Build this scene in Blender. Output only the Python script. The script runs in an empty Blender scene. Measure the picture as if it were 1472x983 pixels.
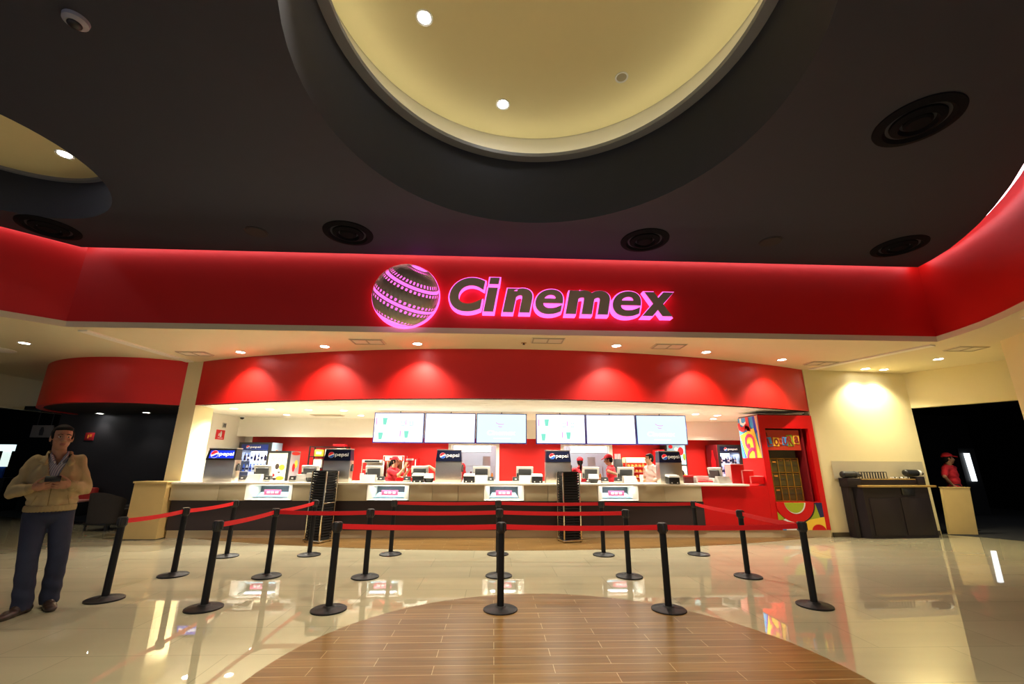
import bpy, bmesh, math, random
from mathutils import Vector, Matrix, Quaternion
random.seed(7)
PI = math.pi
S = bpy.context.scene
COL = S.collection

# ------------------------------------------------------------------ materials
def M(name, color, rough=0.5, metal=0.0, emit=None, estr=0.0, var=0.0, scale=6.0, spec=0.5, bump=0.0):
    m = bpy.data.materials.new(name); m.use_nodes = True
    nt = m.node_tree; b = nt.nodes['Principled BSDF']
    b.inputs['Base Color'].default_value = (*color, 1)
    b.inputs['Roughness'].default_value = rough
    b.inputs['Metallic'].default_value = metal
    b.inputs['Specular IOR Level'].default_value = spec
    if emit:
        b.inputs['Emission Color'].default_value = (*emit, 1)
        b.inputs['Emission Strength'].default_value = estr
    if var or bump:
        tc = nt.nodes.new('ShaderNodeTexCoord'); n = nt.nodes.new('ShaderNodeTexNoise')
        n.inputs['Scale'].default_value = scale; n.inputs['Detail'].default_value = 4
        nt.links.new(tc.outputs['Object'], n.inputs['Vector'])
        if var:
            r = nt.nodes.new('ShaderNodeMix'); r.data_type = 'RGBA'
            r.inputs['A'].default_value = (*[c*(1-var) for c in color], 1)
            r.inputs['B'].default_value = (*[min(1, c*(1+var)) for c in color], 1)
            nt.links.new(n.outputs['Fac'], r.inputs['Factor'])
            nt.links.new(r.outputs['Result'], b.inputs['Base Color'])
        if bump:
            bp = nt.nodes.new('ShaderNodeBump'); bp.inputs['Strength'].default_value = bump
            bp.inputs['Distance'].default_value = 0.01
            nt.links.new(n.outputs['Fac'], bp.inputs['Height']); nt.links.new(bp.outputs['Normal'], b.inputs['Normal'])
    return m

def glass_mat(name, tint=(1, 1, 1), refl=0.12):
    m = bpy.data.materials.new(name); m.use_nodes = True; nt = m.node_tree
    nt.nodes.remove(nt.nodes['Principled BSDF'])
    t = nt.nodes.new('ShaderNodeBsdfTransparent'); t.inputs['Color'].default_value = (*tint, 1)
    g = nt.nodes.new('ShaderNodeBsdfGlossy'); g.inputs['Roughness'].default_value = 0.02
    lw = nt.nodes.new('ShaderNodeLayerWeight'); lw.inputs['Blend'].default_value = refl
    mx = nt.nodes.new('ShaderNodeMixShader')
    nt.links.new(lw.outputs['Fresnel'], mx.inputs['Fac'])
    nt.links.new(t.outputs[0], mx.inputs[1]); nt.links.new(g.outputs[0], mx.inputs[2])
    nt.links.new(mx.outputs[0], nt.nodes['Material Output'].inputs['Surface'])
    return m

def brick_mat(name, c1, c2, mortar, bw, bh, ms, offset, rough, shift=(0, 0, 0), grain=None, spec=0.5, ior=1.5, nvar=0.12):
    m = bpy.data.materials.new(name); m.use_nodes = True; nt = m.node_tree; b = nt.nodes['Principled BSDF']
    tc = nt.nodes.new('ShaderNodeTexCoord'); mp = nt.nodes.new('ShaderNodeMapping')
    mp.inputs['Location'].default_value = shift
    nt.links.new(tc.outputs['Object'], mp.inputs['Vector'])
    br = nt.nodes.new('ShaderNodeTexBrick'); br.offset = offset; br.squash = 1.0
    br.inputs['Color1'].default_value = (*c1, 1); br.inputs['Color2'].default_value = (*c2, 1)
    br.inputs['Mortar'].default_value = (*mortar, 1)
    br.inputs['Scale'].default_value = 1; br.inputs['Mortar Size'].default_value = ms
    br.inputs['Mortar Smooth'].default_value = 0.1
    br.inputs['Brick Width'].default_value = bw; br.inputs['Row Height'].default_value = bh
    nt.links.new(mp.outputs[0], br.inputs['Vector'])
    mp2 = nt.nodes.new('ShaderNodeMapping'); mp2.inputs['Scale'].default_value = grain or (1, 1, 1)
    nt.links.new(tc.outputs['Object'], mp2.inputs['Vector'])
    n = nt.nodes.new('ShaderNodeTexNoise'); n.inputs['Scale'].default_value = 1; n.inputs['Detail'].default_value = 6
    nt.links.new(mp2.outputs[0], n.inputs['Vector'])
    mr = nt.nodes.new('ShaderNodeMapRange'); mr.inputs['To Min'].default_value = 1-nvar*2; mr.inputs['To Max'].default_value = 1+nvar*2
    nt.links.new(n.outputs['Fac'], mr.inputs['Value'])
    mx = nt.nodes.new('ShaderNodeMix'); mx.data_type = 'RGBA'; mx.blend_type = 'MULTIPLY'; mx.inputs['Factor'].default_value = 1
    nt.links.new(br.outputs['Color'], mx.inputs['A']); nt.links.new(mr.outputs[0], mx.inputs['B'])
    nt.links.new(mx.outputs['Result'], b.inputs['Base Color'])
    b.inputs['Roughness'].default_value = rough; b.inputs['Specular IOR Level'].default_value = spec
    b.inputs['IOR'].default_value = ior
    return m

CREAM = M('cream_paint', (0.77, 0.67, 0.38), 0.7, var=0.02)
CREAMC = M('cream_ceiling_paint', (0.78, 0.69, 0.45), 0.8, var=0.02)
WHITE = M('white_paint', (0.88, 0.84, 0.74), 0.7, var=0.02)
RED = M('red_paint', (0.66, 0.010, 0.006), 0.45, var=0.03, scale=3, spec=0.55)
REDG = M('red_gloss_panel', (0.62, 0.006, 0.008), 0.35, var=0.03, spec=0.3)
DARKC = M('charcoal_ceiling_paint', (0.022, 0.026, 0.044), 0.75, var=0.06)
DARKW = M('charcoal_wall_paint', (0.030, 0.030, 0.034), 0.6, var=0.06, spec=0.2)
BLACKW = M('blackened_wall_shade', (0.010, 0.010, 0.011), 0.7, var=0.05, spec=0.2)  # darkness of the unlit rooms, put into the wall colour
RIM = M('grey_rim_paint', (0.26, 0.28, 0.33), 0.6, var=0.03)
DISC = M('ochre_ceiling_paint', (0.86, 0.76, 0.43), 0.8, var=0.02)
TILE = brick_mat('polished_tile', (0.41, 0.38, 0.255), (0.44, 0.405, 0.275), (0.31, 0.29, 0.195), 1.2, 0.6, 0.004, 0.5, 0.02, (0.3, 0.1, 0), (0.5, 2.5, 1), 0.5, 1.85, 0.09)
WOODF = brick_mat('wood_plank_tile', (0.155, 0.086, 0.026), (0.21, 0.118, 0.037), (0.42, 0.32, 0.17), 0.9075, 0.1469, 0.0028, 0.5, 0.28, (0.424, -0.03, 0), (1.5, 26, 1), 0.3, 1.5, 0.30)
CARPET = M('black_carpet', (0.012, 0.012, 0.013), 0.95, var=0.2, scale=60)
STEEL = M('brushed_steel', (0.62, 0.58, 0.50), 0.34, 1.0, var=0.06, scale=30)
STEELW = M('white_steel', (0.75, 0.78, 0.80), 0.35, 0.3, var=0.03)
CHROME = M('chrome', (0.8, 0.74, 0.58), 0.2, 1.0, var=0.02)
SIGNM = M('sign_steel', (0.60, 0.50, 0.36), 0.45, 0.45, var=0.05, scale=4)
PINKL = M('pink_lit_acrylic', (0.9, 0.2, 0.6), 0.4, emit=(1.0, 0.14, 0.74), estr=0.6)
BLK = M('black_plastic', (0.012, 0.012, 0.013), 0.42, var=0.1, scale=20)
BLKM = M('black_powder_coat', (0.008, 0.008, 0.009), 0.5, var=0.1, scale=40, spec=0.25)
GRYD = M('dark_grey_plastic', (0.05, 0.052, 0.055), 0.45, var=0.05)
GRYL = M('light_grey_plastic', (0.55, 0.54, 0.50), 0.45, var=0.03)
WPL = M('white_plastic', (0.85, 0.85, 0.83), 0.4, var=0.02)
BELT = M('red_webbing', (0.72, 0.004, 0.008), 0.6, var=0.05, scale=80)
FASC = M('cream_laminate', (0.50, 0.43, 0.27), 0.35, var=0.02)
TOPW = M('white_worktop', (0.88, 0.84, 0.72), 0.3, var=0.02)
BROWN = M('dark_brown_laminate', (0.040, 0.028, 0.028), 0.45, var=0.08, scale=12, spec=0.3)
BROWNB = M('espresso_laminate', (0.020, 0.014, 0.017), 0.5, var=0.1, scale=12, spec=0.25)
GOLD = M('oak_edge', (0.42, 0.27, 0.08), 0.35, var=0.12, scale=25)
MAPLE = M('maple_veneer', (0.66, 0.48, 0.19), 0.45, var=0.06, scale=5)
LAMP = M('lamp_lens', (1, 1, 1), 0.3, emit=(1.0, 0.97, 0.9), estr=14)
LAMPOFF = M('lamp_lens_unlit', (0.45, 0.40, 0.28), 0.25, var=0.05)
GRILLE = M('white_grille', (0.72, 0.66, 0.50), 0.6, var=0.02)
GLASS = glass_mat('clear_glass')
BLUEB = M('blue_panel', (0.003, 0.005, 0.022), 0.3, var=0.05)
BLUEL = M('lit_blue_panel', (0.01, 0.03, 0.5), 0.3, emit=(0.006, 0.03, 0.75), estr=0.35)
NAVY = M('navy_print', (0.008, 0.014, 0.10), 0.4)
PRED = M('red_print', (0.75, 0.01, 0.02), 0.4)
PREDL = M('lit_red_print', (0.8, 0.02, 0.02), 0.4, emit=(1, 0.03, 0.05), estr=0.3)
PWHITE = M('white_print', (0.85, 0.85, 0.85), 0.4)
PWHITEL = M('lit_white_print', (0.9, 0.9, 0.9), 0.4, emit=(1, 1, 1), estr=0.55)
PBLUE = M('blue_print', (0.02, 0.12, 0.55), 0.4)
PSKY = M('sky_blue_print', (0.05, 0.33, 0.75), 0.4)
PYEL = M('yellow_print', (0.95, 0.62, 0.05), 0.4)
PORG = M('orange_print', (0.85, 0.30, 0.03), 0.4)
PGRN = M('green_print', (0.25, 0.36, 0.02), 0.4)
PPINK = M('pink_print', (0.9, 0.08, 0.22), 0.4)
PMAR = M('maroon_print', (0.16, 0.008, 0.012), 0.4)
PBLK = M('black_print', (0.01, 0.01, 0.01), 0.4)
SCRW = M('screen_white', (0.02, 0.02, 0.02), 0.2, emit=(0.97, 0.98, 1.0), estr=0.62)
SCRC = M('screen_cyan', (0.02, 0.02, 0.02), 0.2, emit=(0.74, 0.95, 0.95), estr=0.44)
SCRP = M('screen_pink', (0.02, 0.02, 0.02), 0.2, emit=(0.85, 0.35, 0.85), estr=0.4)
SCRG = M('screen_green', (0.02, 0.02, 0.02), 0.2, emit=(0.25, 0.85, 0.65), estr=0.4)
SCRB = M('screen_bezel', (0.01, 0.02, 0.35), 0.3, var=0.05)
CANDY = M('smoked_bin', (0.085, 0.062, 0.012), 0.35, var=0.25, scale=14)
BACKW = M('booth_inner', (0.10, 0.085, 0.035), 0.6, var=0.06)
FABRIC = M('dark_grey_upholstery', (0.045, 0.038, 0.036), 0.9, var=0.15, scale=50, bump=0.2)
SEATR = M('red_upholstery', (0.6, 0.04, 0.03), 0.7, var=0.08)
FOOD = M('golden_bun', (0.62, 0.26, 0.05), 0.6, var=0.25, scale=30)
WARMLIT = M('warm_lit_panel', (1, 0.8, 0.4), 0.4, emit=(1.0, 0.72, 0.30), estr=0.7)
COOLLIT = M('cool_lit_panel', (0.9, 0.95, 1), 0.4, emit=(0.88, 0.95, 1.0), estr=0.8)
ICEB = M('pale_blue_tray', (0.40, 0.68, 0.80), 0.3, var=0.05)
SKIN = M('skin', (0.40, 0.19, 0.10), 0.55, var=0.06, scale=14)
SKINL = M('light_skin', (0.55, 0.31, 0.18), 0.55, var=0.06, scale=14)
LIPS = M('lips', (0.28, 0.09, 0.06), 0.5)
HAIR = M('black_hair', (0.007, 0.006, 0.005), 0.75, var=0.3, scale=60, spec=0.2)
EYEW = M('eye_white', (0.7, 0.68, 0.64), 0.3)
IRIS = M('dark_iris', (0.015, 0.01, 0.008), 0.2)
JACKET = M('beige_jacket_cloth', (0.40, 0.30, 0.14), 0.85, var=0.10, scale=18, bump=0.25)
JACKETD = M('beige_knit_cuff', (0.34, 0.25, 0.11), 0.9, var=0.1, scale=60)
DENIM = M('blue_denim', (0.018, 0.023, 0.050), 0.9, var=0.22, scale=14, bump=0.2)
SHOE = M('brown_leather_shoe', (0.035, 0.020, 0.014), 0.4, var=0.15, scale=20)
SHIRTS = M('striped_shirt_cloth', (0.42, 0.42, 0.44), 0.8, var=0.05)
REDSH = M('red_polo_cloth', (0.62, 0.015, 0.03), 0.8, var=0.08, scale=20)
REDCAP = M('red_cap_cloth', (0.66, 0.012, 0.03), 0.8, var=0.06, scale=30)
PINKSH = M('pale_pink_shirt_cloth', (0.80, 0.55, 0.50), 0.8, var=0.05, scale=20)
BLKTR = M('black_trouser_cloth', (0.012, 0.012, 0.014), 0.9, var=0.1)
APRON = M('grey_apron_cloth', (0.12, 0.12, 0.09), 0.9, var=0.1)

# ------------------------------------------------------------------ mesh helpers
def box(bm, x0, x1, y0, y1, z0, z1, bev=0.0, mat=None):
    vs = [bm.verts.new((x, y, z)) for z in (z0, z1) for x, y in ((x0, y0), (x1, y0), (x1, y1), (x0, y1))]
    F = [(3, 2, 1, 0), (4, 5, 6, 7), (0, 1, 5, 4), (1, 2, 6, 5), (2, 3, 7, 6), (3, 0, 4, 7)]
    fs = [bm.faces.new([vs[i] for i in f]) for f in F]
    if bev > 0:
        es = list({e for f in fs for e in f.edges})
        r = bmesh.ops.bevel(bm, geom=es, offset=bev, segments=2, affect='EDGES', profile=0.5)
        vs = list({v for f in r['faces'] for v in f.verts} | {v for v in vs if v.is_valid})
    if mat is not None:
        bmesh.ops.transform(bm, matrix=mat, verts=[v for v in vs if v.is_valid])
    return vs

def hexa(bm, bot, top):
    """eight-corner solid from two quads listed counter-clockwise seen from above"""
    vs = [bm.verts.new(p) for p in list(bot)+list(top)]
    n = len(bot)
    bm.faces.new(vs[:n][::-1]); bm.faces.new(vs[n:])
    for i in range(n):
        j = (i+1) % n
        bm.faces.new((vs[i], vs[j], vs[n+j], vs[n+i]))
    return vs

def frame_of(d):
    d = Vector(d).normalized()
    a = Vector((0, 0, 1)) if abs(d.z) < 0.9 else Vector((1, 0, 0))
    u = d.cross(a).normalized(); v = d.cross(u).normalized()
    return u, v, d

def cyl(bm, p0, p1, r0, r1=None, seg=16, caps=True):
    r1 = r0 if r1 is None else r1
    p0 = Vector(p0); p1 = Vector(p1); u, v, d = frame_of(p1-p0)
    A = []; B = []
    for i in range(seg):
        a = 2*PI*i/seg; o = u*math.cos(a)+v*math.sin(a)
        A.append(bm.verts.new(p0+o*r0)); B.append(bm.verts.new(p1+o*r1))
    for i in range(seg):
        j = (i+1) % seg; bm.faces.new((A[i], B[i], B[j], A[j]))
    if caps:
        bm.faces.new(A); bm.faces.new(B[::-1])

def lathe(bm, prof, c=(0, 0, 0), seg=28):
    c = Vector(c); rings = []
    for r, z in prof:
        if r < 1e-6: rings.append([bm.verts.new(c+Vector((0, 0, z)))])
        else: rings.append([bm.verts.new(c+Vector((r*math.cos(2*PI*i/seg), r*math.sin(2*PI*i/seg), z))) for i in range(seg)])
    for a, b in zip(rings, rings[1:]):
        for i in range(seg):
            j = (i+1) % seg
            q = [a[i % len(a)], a[j % len(a)], b[j % len(b)], b[i % len(b)]]
            q2 = []
            for v in q:
                if v not in q2: q2.append(v)
            if len(q2) > 2: bm.faces.new(q2)

def ell(bm, c, r, rot=None, seg=16, rings=10):
    mt = Matrix.Translation(Vector(c)) @ (rot.to_4x4() if rot is not None else Matrix.Identity(4)) @ Matrix.Diagonal((*r, 1))
    bmesh.ops.create_uvsphere(bm, u_segments=seg, v_segments=rings, radius=1, matrix=mt)

def cap(bm, p0, p1, r0, r1=None, seg=12):
    r1 = r0 if r1 is None else r1
    cyl(bm, p0, p1, r0, r1, seg)
    ell(bm, p0, (r0,)*3, None, seg, 8); ell(bm, p1, (r1,)*3, None, seg, 8)

def tube(bm, pts, r, seg=8):
    for a, b in zip(pts, pts[1:]): cyl(bm, a, b, r, r, seg)
    for p in pts[1:-1]: ell(bm, p, (r,)*3, None, seg, 6)

def poly_plate(bm, outer, holes, z0, z1):
    """horizontal slab with holes (outlines in XY)"""
    es = []; 
    for loop in [outer]+list(holes):
        vs = [bm.verts.new((x, y, z0)) for x, y in loop]
        es += [bm.edges.new((vs[i], vs[(i+1) % len(vs)])) for i in range(len(vs))]
    r = bmesh.ops.triangle_fill(bm, use_beauty=True, use_dissolve=False, edges=es, normal=(0, 0, 1))
    fs = [g for g in r['geom'] if isinstance(g, bmesh.types.BMFace)]
    e = bmesh.ops.extrude_face_region(bm, geom=fs)
    bmesh.ops.translate(bm, verts=[g for g in e['geom'] if isinstance(g, bmesh.types.BMVert)], vec=(0, 0, z1-z0))
    bmesh.ops.recalc_face_normals(bm, faces=bm.faces)

def strip_wall(bm, pts, z0, z1, t, side=1):
    """vertical wall following a polyline; thickness t to the left (side=1) or right (-1) of travel"""
    n = len(pts); off = []
    for i in range(n):
        def nrm(a, b):
            d = (Vector(b)-Vector(a)).normalized(); return Vector((-d.y, d.x))*side
        ns = []
        if i > 0: ns.append(nrm(pts[i-1], pts[i]))
        if i < n-1: ns.append(nrm(pts[i], pts[i+1]))
        m = sum(ns, Vector((0, 0)))
        m.normalize(); k = t/max(0.3, m.dot(ns[0]))
        off.append((pts[i][0]+m.x*k, pts[i][1]+m.y*k))
    A = [[bm.verts.new((*p, z)) for p in pts] for z in (z0, z1)]
    B = [[bm.verts.new((*p, z)) for p in off] for z in (z0, z1)]
    for i in range(n-1):
        bm.faces.new((A[0][i], A[0][i+1], A[1][i+1], A[1][i]))
        bm.faces.new((B[0][i+1], B[0][i], B[1][i], B[1][i+1]))
        bm.faces.new((A[1][i], A[1][i+1], B[1][i+1], B[1][i]))
        bm.faces.new((A[0][i+1], A[0][i], B[0][i], B[0][i+1]))
    for i in (0, n-1): bm.faces.new((A[0][i], A[1][i], B[1][i], B[0][i]))
    bmesh.ops.recalc_face_normals(bm, faces=bm.faces)

def arc(cx, cy, r, a0, a1, n):
    return [(cx+r*math.cos(math.radians(a0+(a1-a0)*i/n)), cy+r*math.sin(math.radians(a0+(a1-a0)*i/n))) for i in range(n+1)]
def circle(cx, cy, r, n=72): return arc(cx, cy, r, 0, 360, n)[:-1]

# ------------------------------------------------------------------ object helpers
def obj(name, bm, mat, parent=None, smooth=38, recalc=True):
    if recalc: bmesh.ops.recalc_face_normals(bm, faces=bm.faces)
    me = bpy.data.meshes.new(name); bm.to_mesh(me); bm.free()
    for m in (mat if isinstance(mat, (list, tuple)) else [mat]): me.materials.append(m)
    if smooth and len(me.polygons):
        me.polygons.foreach_set('use_smooth', [True]*len(me.polygons)); me.set_sharp_from_angle(angle=math.radians(smooth))
    o = bpy.data.objects.new(name, me); COL.objects.link(o)
    if parent is not None:
        o.parent = parent
        if parent.parent is None: o.matrix_parent_inverse = parent.matrix_basis.inverted()
    return o
def tag(o, label, cat, group=None, kind=None):
    o['label'] = label; o['category'] = cat
    if group: o['group'] = group
    if kind: o['kind'] = kind
    return o
def thing(name, label, cat, loc=(0, 0, 0), rz=0.0, group=None):
    o = bpy.data.objects.new(name, None); COL.objects.link(o); o.empty_display_size = 0.1
    o.location = loc; o.rotation_euler = (0, 0, rz)
    o.matrix_basis = Matrix.Translation(loc) @ Matrix.Rotation(rz, 4, 'Z')
    return tag(o, label, cat, group)
def struct(name, bm, mat, label, cat, smooth=38):
    return tag(obj(name, bm, mat, None, smooth), label, cat, kind='structure')
def dup(root, loc, rz=None, label=None, group=None):
    r = root.copy(); COL.objects.link(r); r.location = loc
    if rz is not None: r.rotation_euler = (0, 0, rz)
    if label: r['label'] = label
    if group: r['group'] = group
    for ch in list(root.children):
        c = ch.copy(); COL.objects.link(c); c.parent = r; c.matrix_parent_inverse = ch.matrix_parent_inverse.copy()
        for g in list(ch.children):
            d = g.copy(); COL.objects.link(d); d.parent = c; d.matrix_parent_inverse = g.matrix_parent_inverse.copy()
    return r
def B(): return bmesh.new()
ORD = ['first', 'second', 'third', 'fourth', 'fifth', 'sixth', 'seventh', 'eighth', 'ninth', 'tenth', 'eleventh', 'twelfth', 'thirteenth', 'fourteenth', 'fifteenth', 'sixteenth', 'seventeenth', 'eighteenth', 'nineteenth', 'twentieth', 'twenty-first', 'twenty-second', 'twenty-third', 'twenty-fourth', 'twenty-fifth', 'twenty-sixth', 'twenty-seventh', 'twenty-eighth']

def text_mesh(s, offset=0.0, shear=0.0, depth=0.01, res=8):
    cu = bpy.data.curves.new('lettering', 'FONT'); cu.body = s; cu.size = 1; cu.offset = offset; cu.shear = shear
    cu.extrude = depth/2; cu.resolution_u = res
    o = bpy.data.objects.new('lettering', cu); COL.objects.link(o)
    dg = bpy.context.evaluated_depsgraph_get(); dg.update()
    me = bpy.data.meshes.new_from_object(o.evaluated_get(dg))
    bpy.data.objects.remove(o); bpy.data.curves.remove(cu)
    return me
def place_text(bm, s, origin, u, v, width=None, height=None, depth=0.01, offset=0.0, shear=0.0, anchor='l'):
    """letters on the plane (origin,u,v): bottom-left of their box at origin; n = u x v faces the reader"""
    me = text_mesh(s, offset, shear, depth)
    if not me.vertices: return
    xs = [w.co.x for w in me.vertices]; ys = [w.co.y for w in me.vertices]; zs = [w.co.z for w in me.vertices]
    x0, x1, y0, y1 = min(xs), max(xs), min(ys), max(ys); zc = (min(zs)+max(zs))/2
    sx = width/(x1-x0) if width else None; sy = height/(y1-y0) if height else None
    sx = sx or sy; sy = sy or sx
    u = Vector(u).normalized(); v = Vector(v).normalized(); n = u.cross(v); og = Vector(origin)
    vs = [bm.verts.new(og+u*((w.co.x-x0)*sx)+v*((w.co.y-y0)*sy)+n*((w.co.z-zc)+depth/2)) for w in me.vertices]
    for p in me.polygons:
        try: bm.faces.new([vs[i] for i in p.vertices])
        except ValueError: pass
    bpy.data.meshes.remove(me)
def flat(bm, pts, origin, u, v, depth=0.004, lift=0.0):
    """a thin raised print: polygon pts in plane coords"""
    u = Vector(u).normalized(); v = Vector(v).normalized(); n = u.cross(v); og = Vector(origin)
    a = [bm.verts.new(og+u*p[0]+v*p[1]+n*lift) for p in pts]
    b = [bm.verts.new(og+u*p[0]+v*p[1]+n*(lift+depth)) for p in pts]
    k = len(pts); bm.faces.new(a[::-1]); bm.faces.new(b)
    for i in range(k): bm.faces.new((a[i], a[(i+1) % k], b[(i+1) % k], b[i]))
def ribbon(bm, pts, w, origin, u, v, depth=0.004, lift=0.0):
    P = [Vector(p) for p in pts]; L = []; R = []
    for i, p in enumerate(P):
        d = (P[min(i+1, len(P)-1)]-P[max(i-1, 0)]).normalized(); n = Vector((-d.y, d.x))
        L.append(p+n*w/2); R.append(p-n*w/2)
    for i in range(len(P)-1):
        flat(bm, [R[i], R[i+1], L[i+1], L[i]], origin, u, v, depth, lift)
BANDW, SOFW, DISCW, COVE, WORLD, EXPO, DLED = 90, 95, 230, 3.4, 0.16, 1.38, 1.5
# ------------------------------------------------------------------ camera
F, W, H = 622.0, 1472, 983
pit, yaw, rol = math.radians(15.5), math.radians(2.3), math.radians(0.33)
fw = Vector((math.sin(yaw)*math.cos(pit), math.cos(yaw)*math.cos(pit), math.sin(pit)))
rt = Vector((math.cos(yaw), -math.sin(yaw), 0)); up = rt.cross(fw)
r2 = rt*math.cos(rol)+up*math.sin(rol); u2 = up*math.cos(rol)-rt*math.sin(rol)
cam = bpy.data.cameras.new('camera'); co = bpy.data.objects.new('camera', cam); COL.objects.link(co)
cam.sensor_width = 36; cam.lens = F/W*36; cam.clip_start = 0.05; cam.clip_end = 200
m3 = Matrix((r2, u2, -fw)).transposed()
co.matrix_world = Matrix.Translation((0, 0, 1.5)) @ m3.to_4x4()
S.camera = co
S.view_settings.view_transform = 'Standard'; S.view_settings.look = 'None'
S.view_settings.gamma = 1; S.view_settings.use_curve_mapping = False
S.view_settings.exposure = EXPOSURE = EXPO
w = bpy.data.worlds.new('world'); S.world = w; w.use_nodes = True
w.node_tree.nodes['Background'].inputs['Color'].default_value = (0.80, 0.84, 1.0, 1)
w.node_tree.nodes['Background'].inputs['Strength'].default_value = WORLD

def light(kind, name, loc, energy, color=(1, 0.86, 0.62), to=None, **k):
    l = bpy.data.lights.new(name, kind); l.energy = energy; l.color = color
    for a, b in k.items(): setattr(l, a, b)
    o = bpy.data.objects.new(name, l); COL.objects.link(o); o.location = loc
    if to is not None: o.rotation_euler = (Vector(to)-Vector(loc)).to_track_quat('-Z', 'Y').to_euler()
    return o
for m in (LAMP, SCRP, SCRG, PREDL, PWHITEL): m.cycles.emission_sampling = 'NONE'

# ------------------------------------------------------------------ setting: floors
b = B(); box(b, -22, 20, -7, 22, -0.15, 0)
struct('floor', b, TILE, 'polished cream tile floor of the cinema lobby', 'floor')
b = B(); poly_plate(b, circle(0.5, 3.47, 2.23, 96), [], -0.01, 0.004)
struct('floor', b, WOODF, 'round area of brown wood plank tiles in front of the queue posts', 'floor')
ACX, ACY, AR = 0.39, 24.47, 16.27
b = B(); poly_plate(b, arc(ACX, ACY, 16.17, 270-25.0, 270+25.0, 40)+[(7.28, 9.75), (7.28, 9.95), (-6.5, 9.95), (-6.5, 9.75)], [], -0.01, 0.0045)
struct('floor', b, WOODF, 'curved strip of wood plank tiles along the foot of the counter', 'floor')
b = B(); poly_plate(b, [(9.95, 10.06), (10.5, 9.65), (10.84, 9.14), (11.5, 8.0), (12.2, 7.0), (18, 7), (18, 16), (9.95, 16)], [], -0.01, 0.005)
struct('floor', b, CARPET, 'black carpet beyond the dark doorway', 'floor')
b = B(); poly_plate(b, [(-20, 16), (-20, 14.6), (-13.4, 13.2), (-9.8, 11.5), (-7.3, 11.3), (-7.3, 18), (-20, 18)], [], -0.01, 0.005)
struct('floor', b, CARPET, 'black carpet under the lounge chairs', 'floor')

# ------------------------------------------------------------------ facade opening and ceilings
OPEN = [(-9.5, -5), (-9.5, 4.9), (-7.19, 7.2), (7.98, 7.2), (7.93, 6.75), (7.83, 6.3), (7.66, 5.85), (7.45, 5.4), (7.18, 4.95), (6.86, 4.5), (6.5, 4.05), (6.2, 3.5), (6.05, 2.6), (6.0, -5)]
EDGE = [(-9.3, -5), (-9.3, 4.82), (-7.1, 7.0), (7.76, 7.0), (7.72, 6.7), (7.62, 6.3), (7.45, 5.9), (7.25, 5.5), (6.98, 5.06), (6.66, 4.6), (6.3, 4.15), (6.0, 3.6), (5.85, 2.65), (5.8, -5)]
b = B(); strip_wall(b, OPEN, 3.65, 5.6, 0.12, 1)
struct('wall_front', b, RED, 'red bulkhead wall carrying the lit cinema sign', 'wall')
BC, BR = (0.48, 3.45), 2.38
LC, LR = (-6.5, 4.65), 1.42
b = B(); poly_plate(b, EDGE, [circle(*BC, BR), circle(*LC, LR)], 5.0, 5.1)
struct('ceiling', b, DARKC, 'charcoal upper ceiling with two round openings', 'ceiling')
def ring_wall(bm, c, r, z0, z1, t):
    lathe(bm, [(r, z0), (r+t, z0), (r+t, z1), (r, z1), (r, z0)], (c[0], c[1], 0), 96)
b = B(); ring_wall(b, BC, BR, 5.02, 6.08, 0.06)
struct('trim_1', b, DARKC, 'dark cylindrical shaft of the large round ceiling opening', 'ceiling shaft', 60)
b = B(); lathe(b, [(BR-0.13, 6.08), (BR+0.10, 6.08), (BR+0.10, 6.14), (BR-0.13, 6.14), (BR-0.13, 6.08)], (*BC, 0), 96)
struct('trim_2', b, RIM, 'grey rim round the large ceiling disc', 'ceiling rim', 60)
b = B(); lathe(b, [(BR+0.10, 6.14), (BR+0.10, 6.66), (BR+0.16, 6.66), (BR+0.16, 6.14), (BR+0.10, 6.14)], (*BC, 0), 96)
lathe(b, [(0, 6.66), (BR+0.14, 6.66), (BR+0.14, 6.72), (0, 6.72)], (*BC, 0), 96)
struct('trim_3', b, WHITE, 'white lit recess above the large ceiling disc', 'ceiling recess', 60)
b = B(); lathe(b, [(0, 6.6), (BR+0.09, 6.6), (BR+0.09, 6.65), (0, 6.65)], (BC[0], BC[1], 0), 96)
struct('ceiling', b, DISC, 'large cream disc filling the round ceiling opening', 'ceiling')
b = B(); ring_wall(b, LC, LR, 5.02, 5.62, 0.06)
struct('trim_4', b, DARKC, 'dark shaft of the smaller ceiling opening at the left', 'ceiling shaft', 60)
b = B(); lathe(b, [(LR-0.06, 5.62), (LR+0.08, 5.62), (LR+0.08, 5.66), (LR-0.06, 5.66), (LR-0.06, 5.62)], (*LC, 0), 72)
struct('trim_5', b, RIM, 'grey rim of the smaller ceiling opening at the left', 'ceiling rim', 60)
b = B(); lathe(b, [(0, 5.66), (LR+0.05, 5.66), (LR+0.05, 5.70), (0, 5.70)], (*LC, 0), 72)
struct('ceiling', b, DISC, 'cream disc filling the smaller ceiling opening at the left', 'ceiling')
LIP = [(x+(0.02 if x < -7 else -0.02 if x > 5.9 else 0), y-(0.012 if abs(y-7.2) < 0.01 else 0)) for x, y in OPEN]
b = B(); poly_plate(b, [(-20, -5.2), (13.5, -5.2), (13.5, 14), (-20, 14)], [LIP[::-1]], 3.63, 3.73)
struct('ceiling', b, CREAMC, 'cream lower ceiling between the red bulkhead and the counter', 'ceiling')

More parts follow.
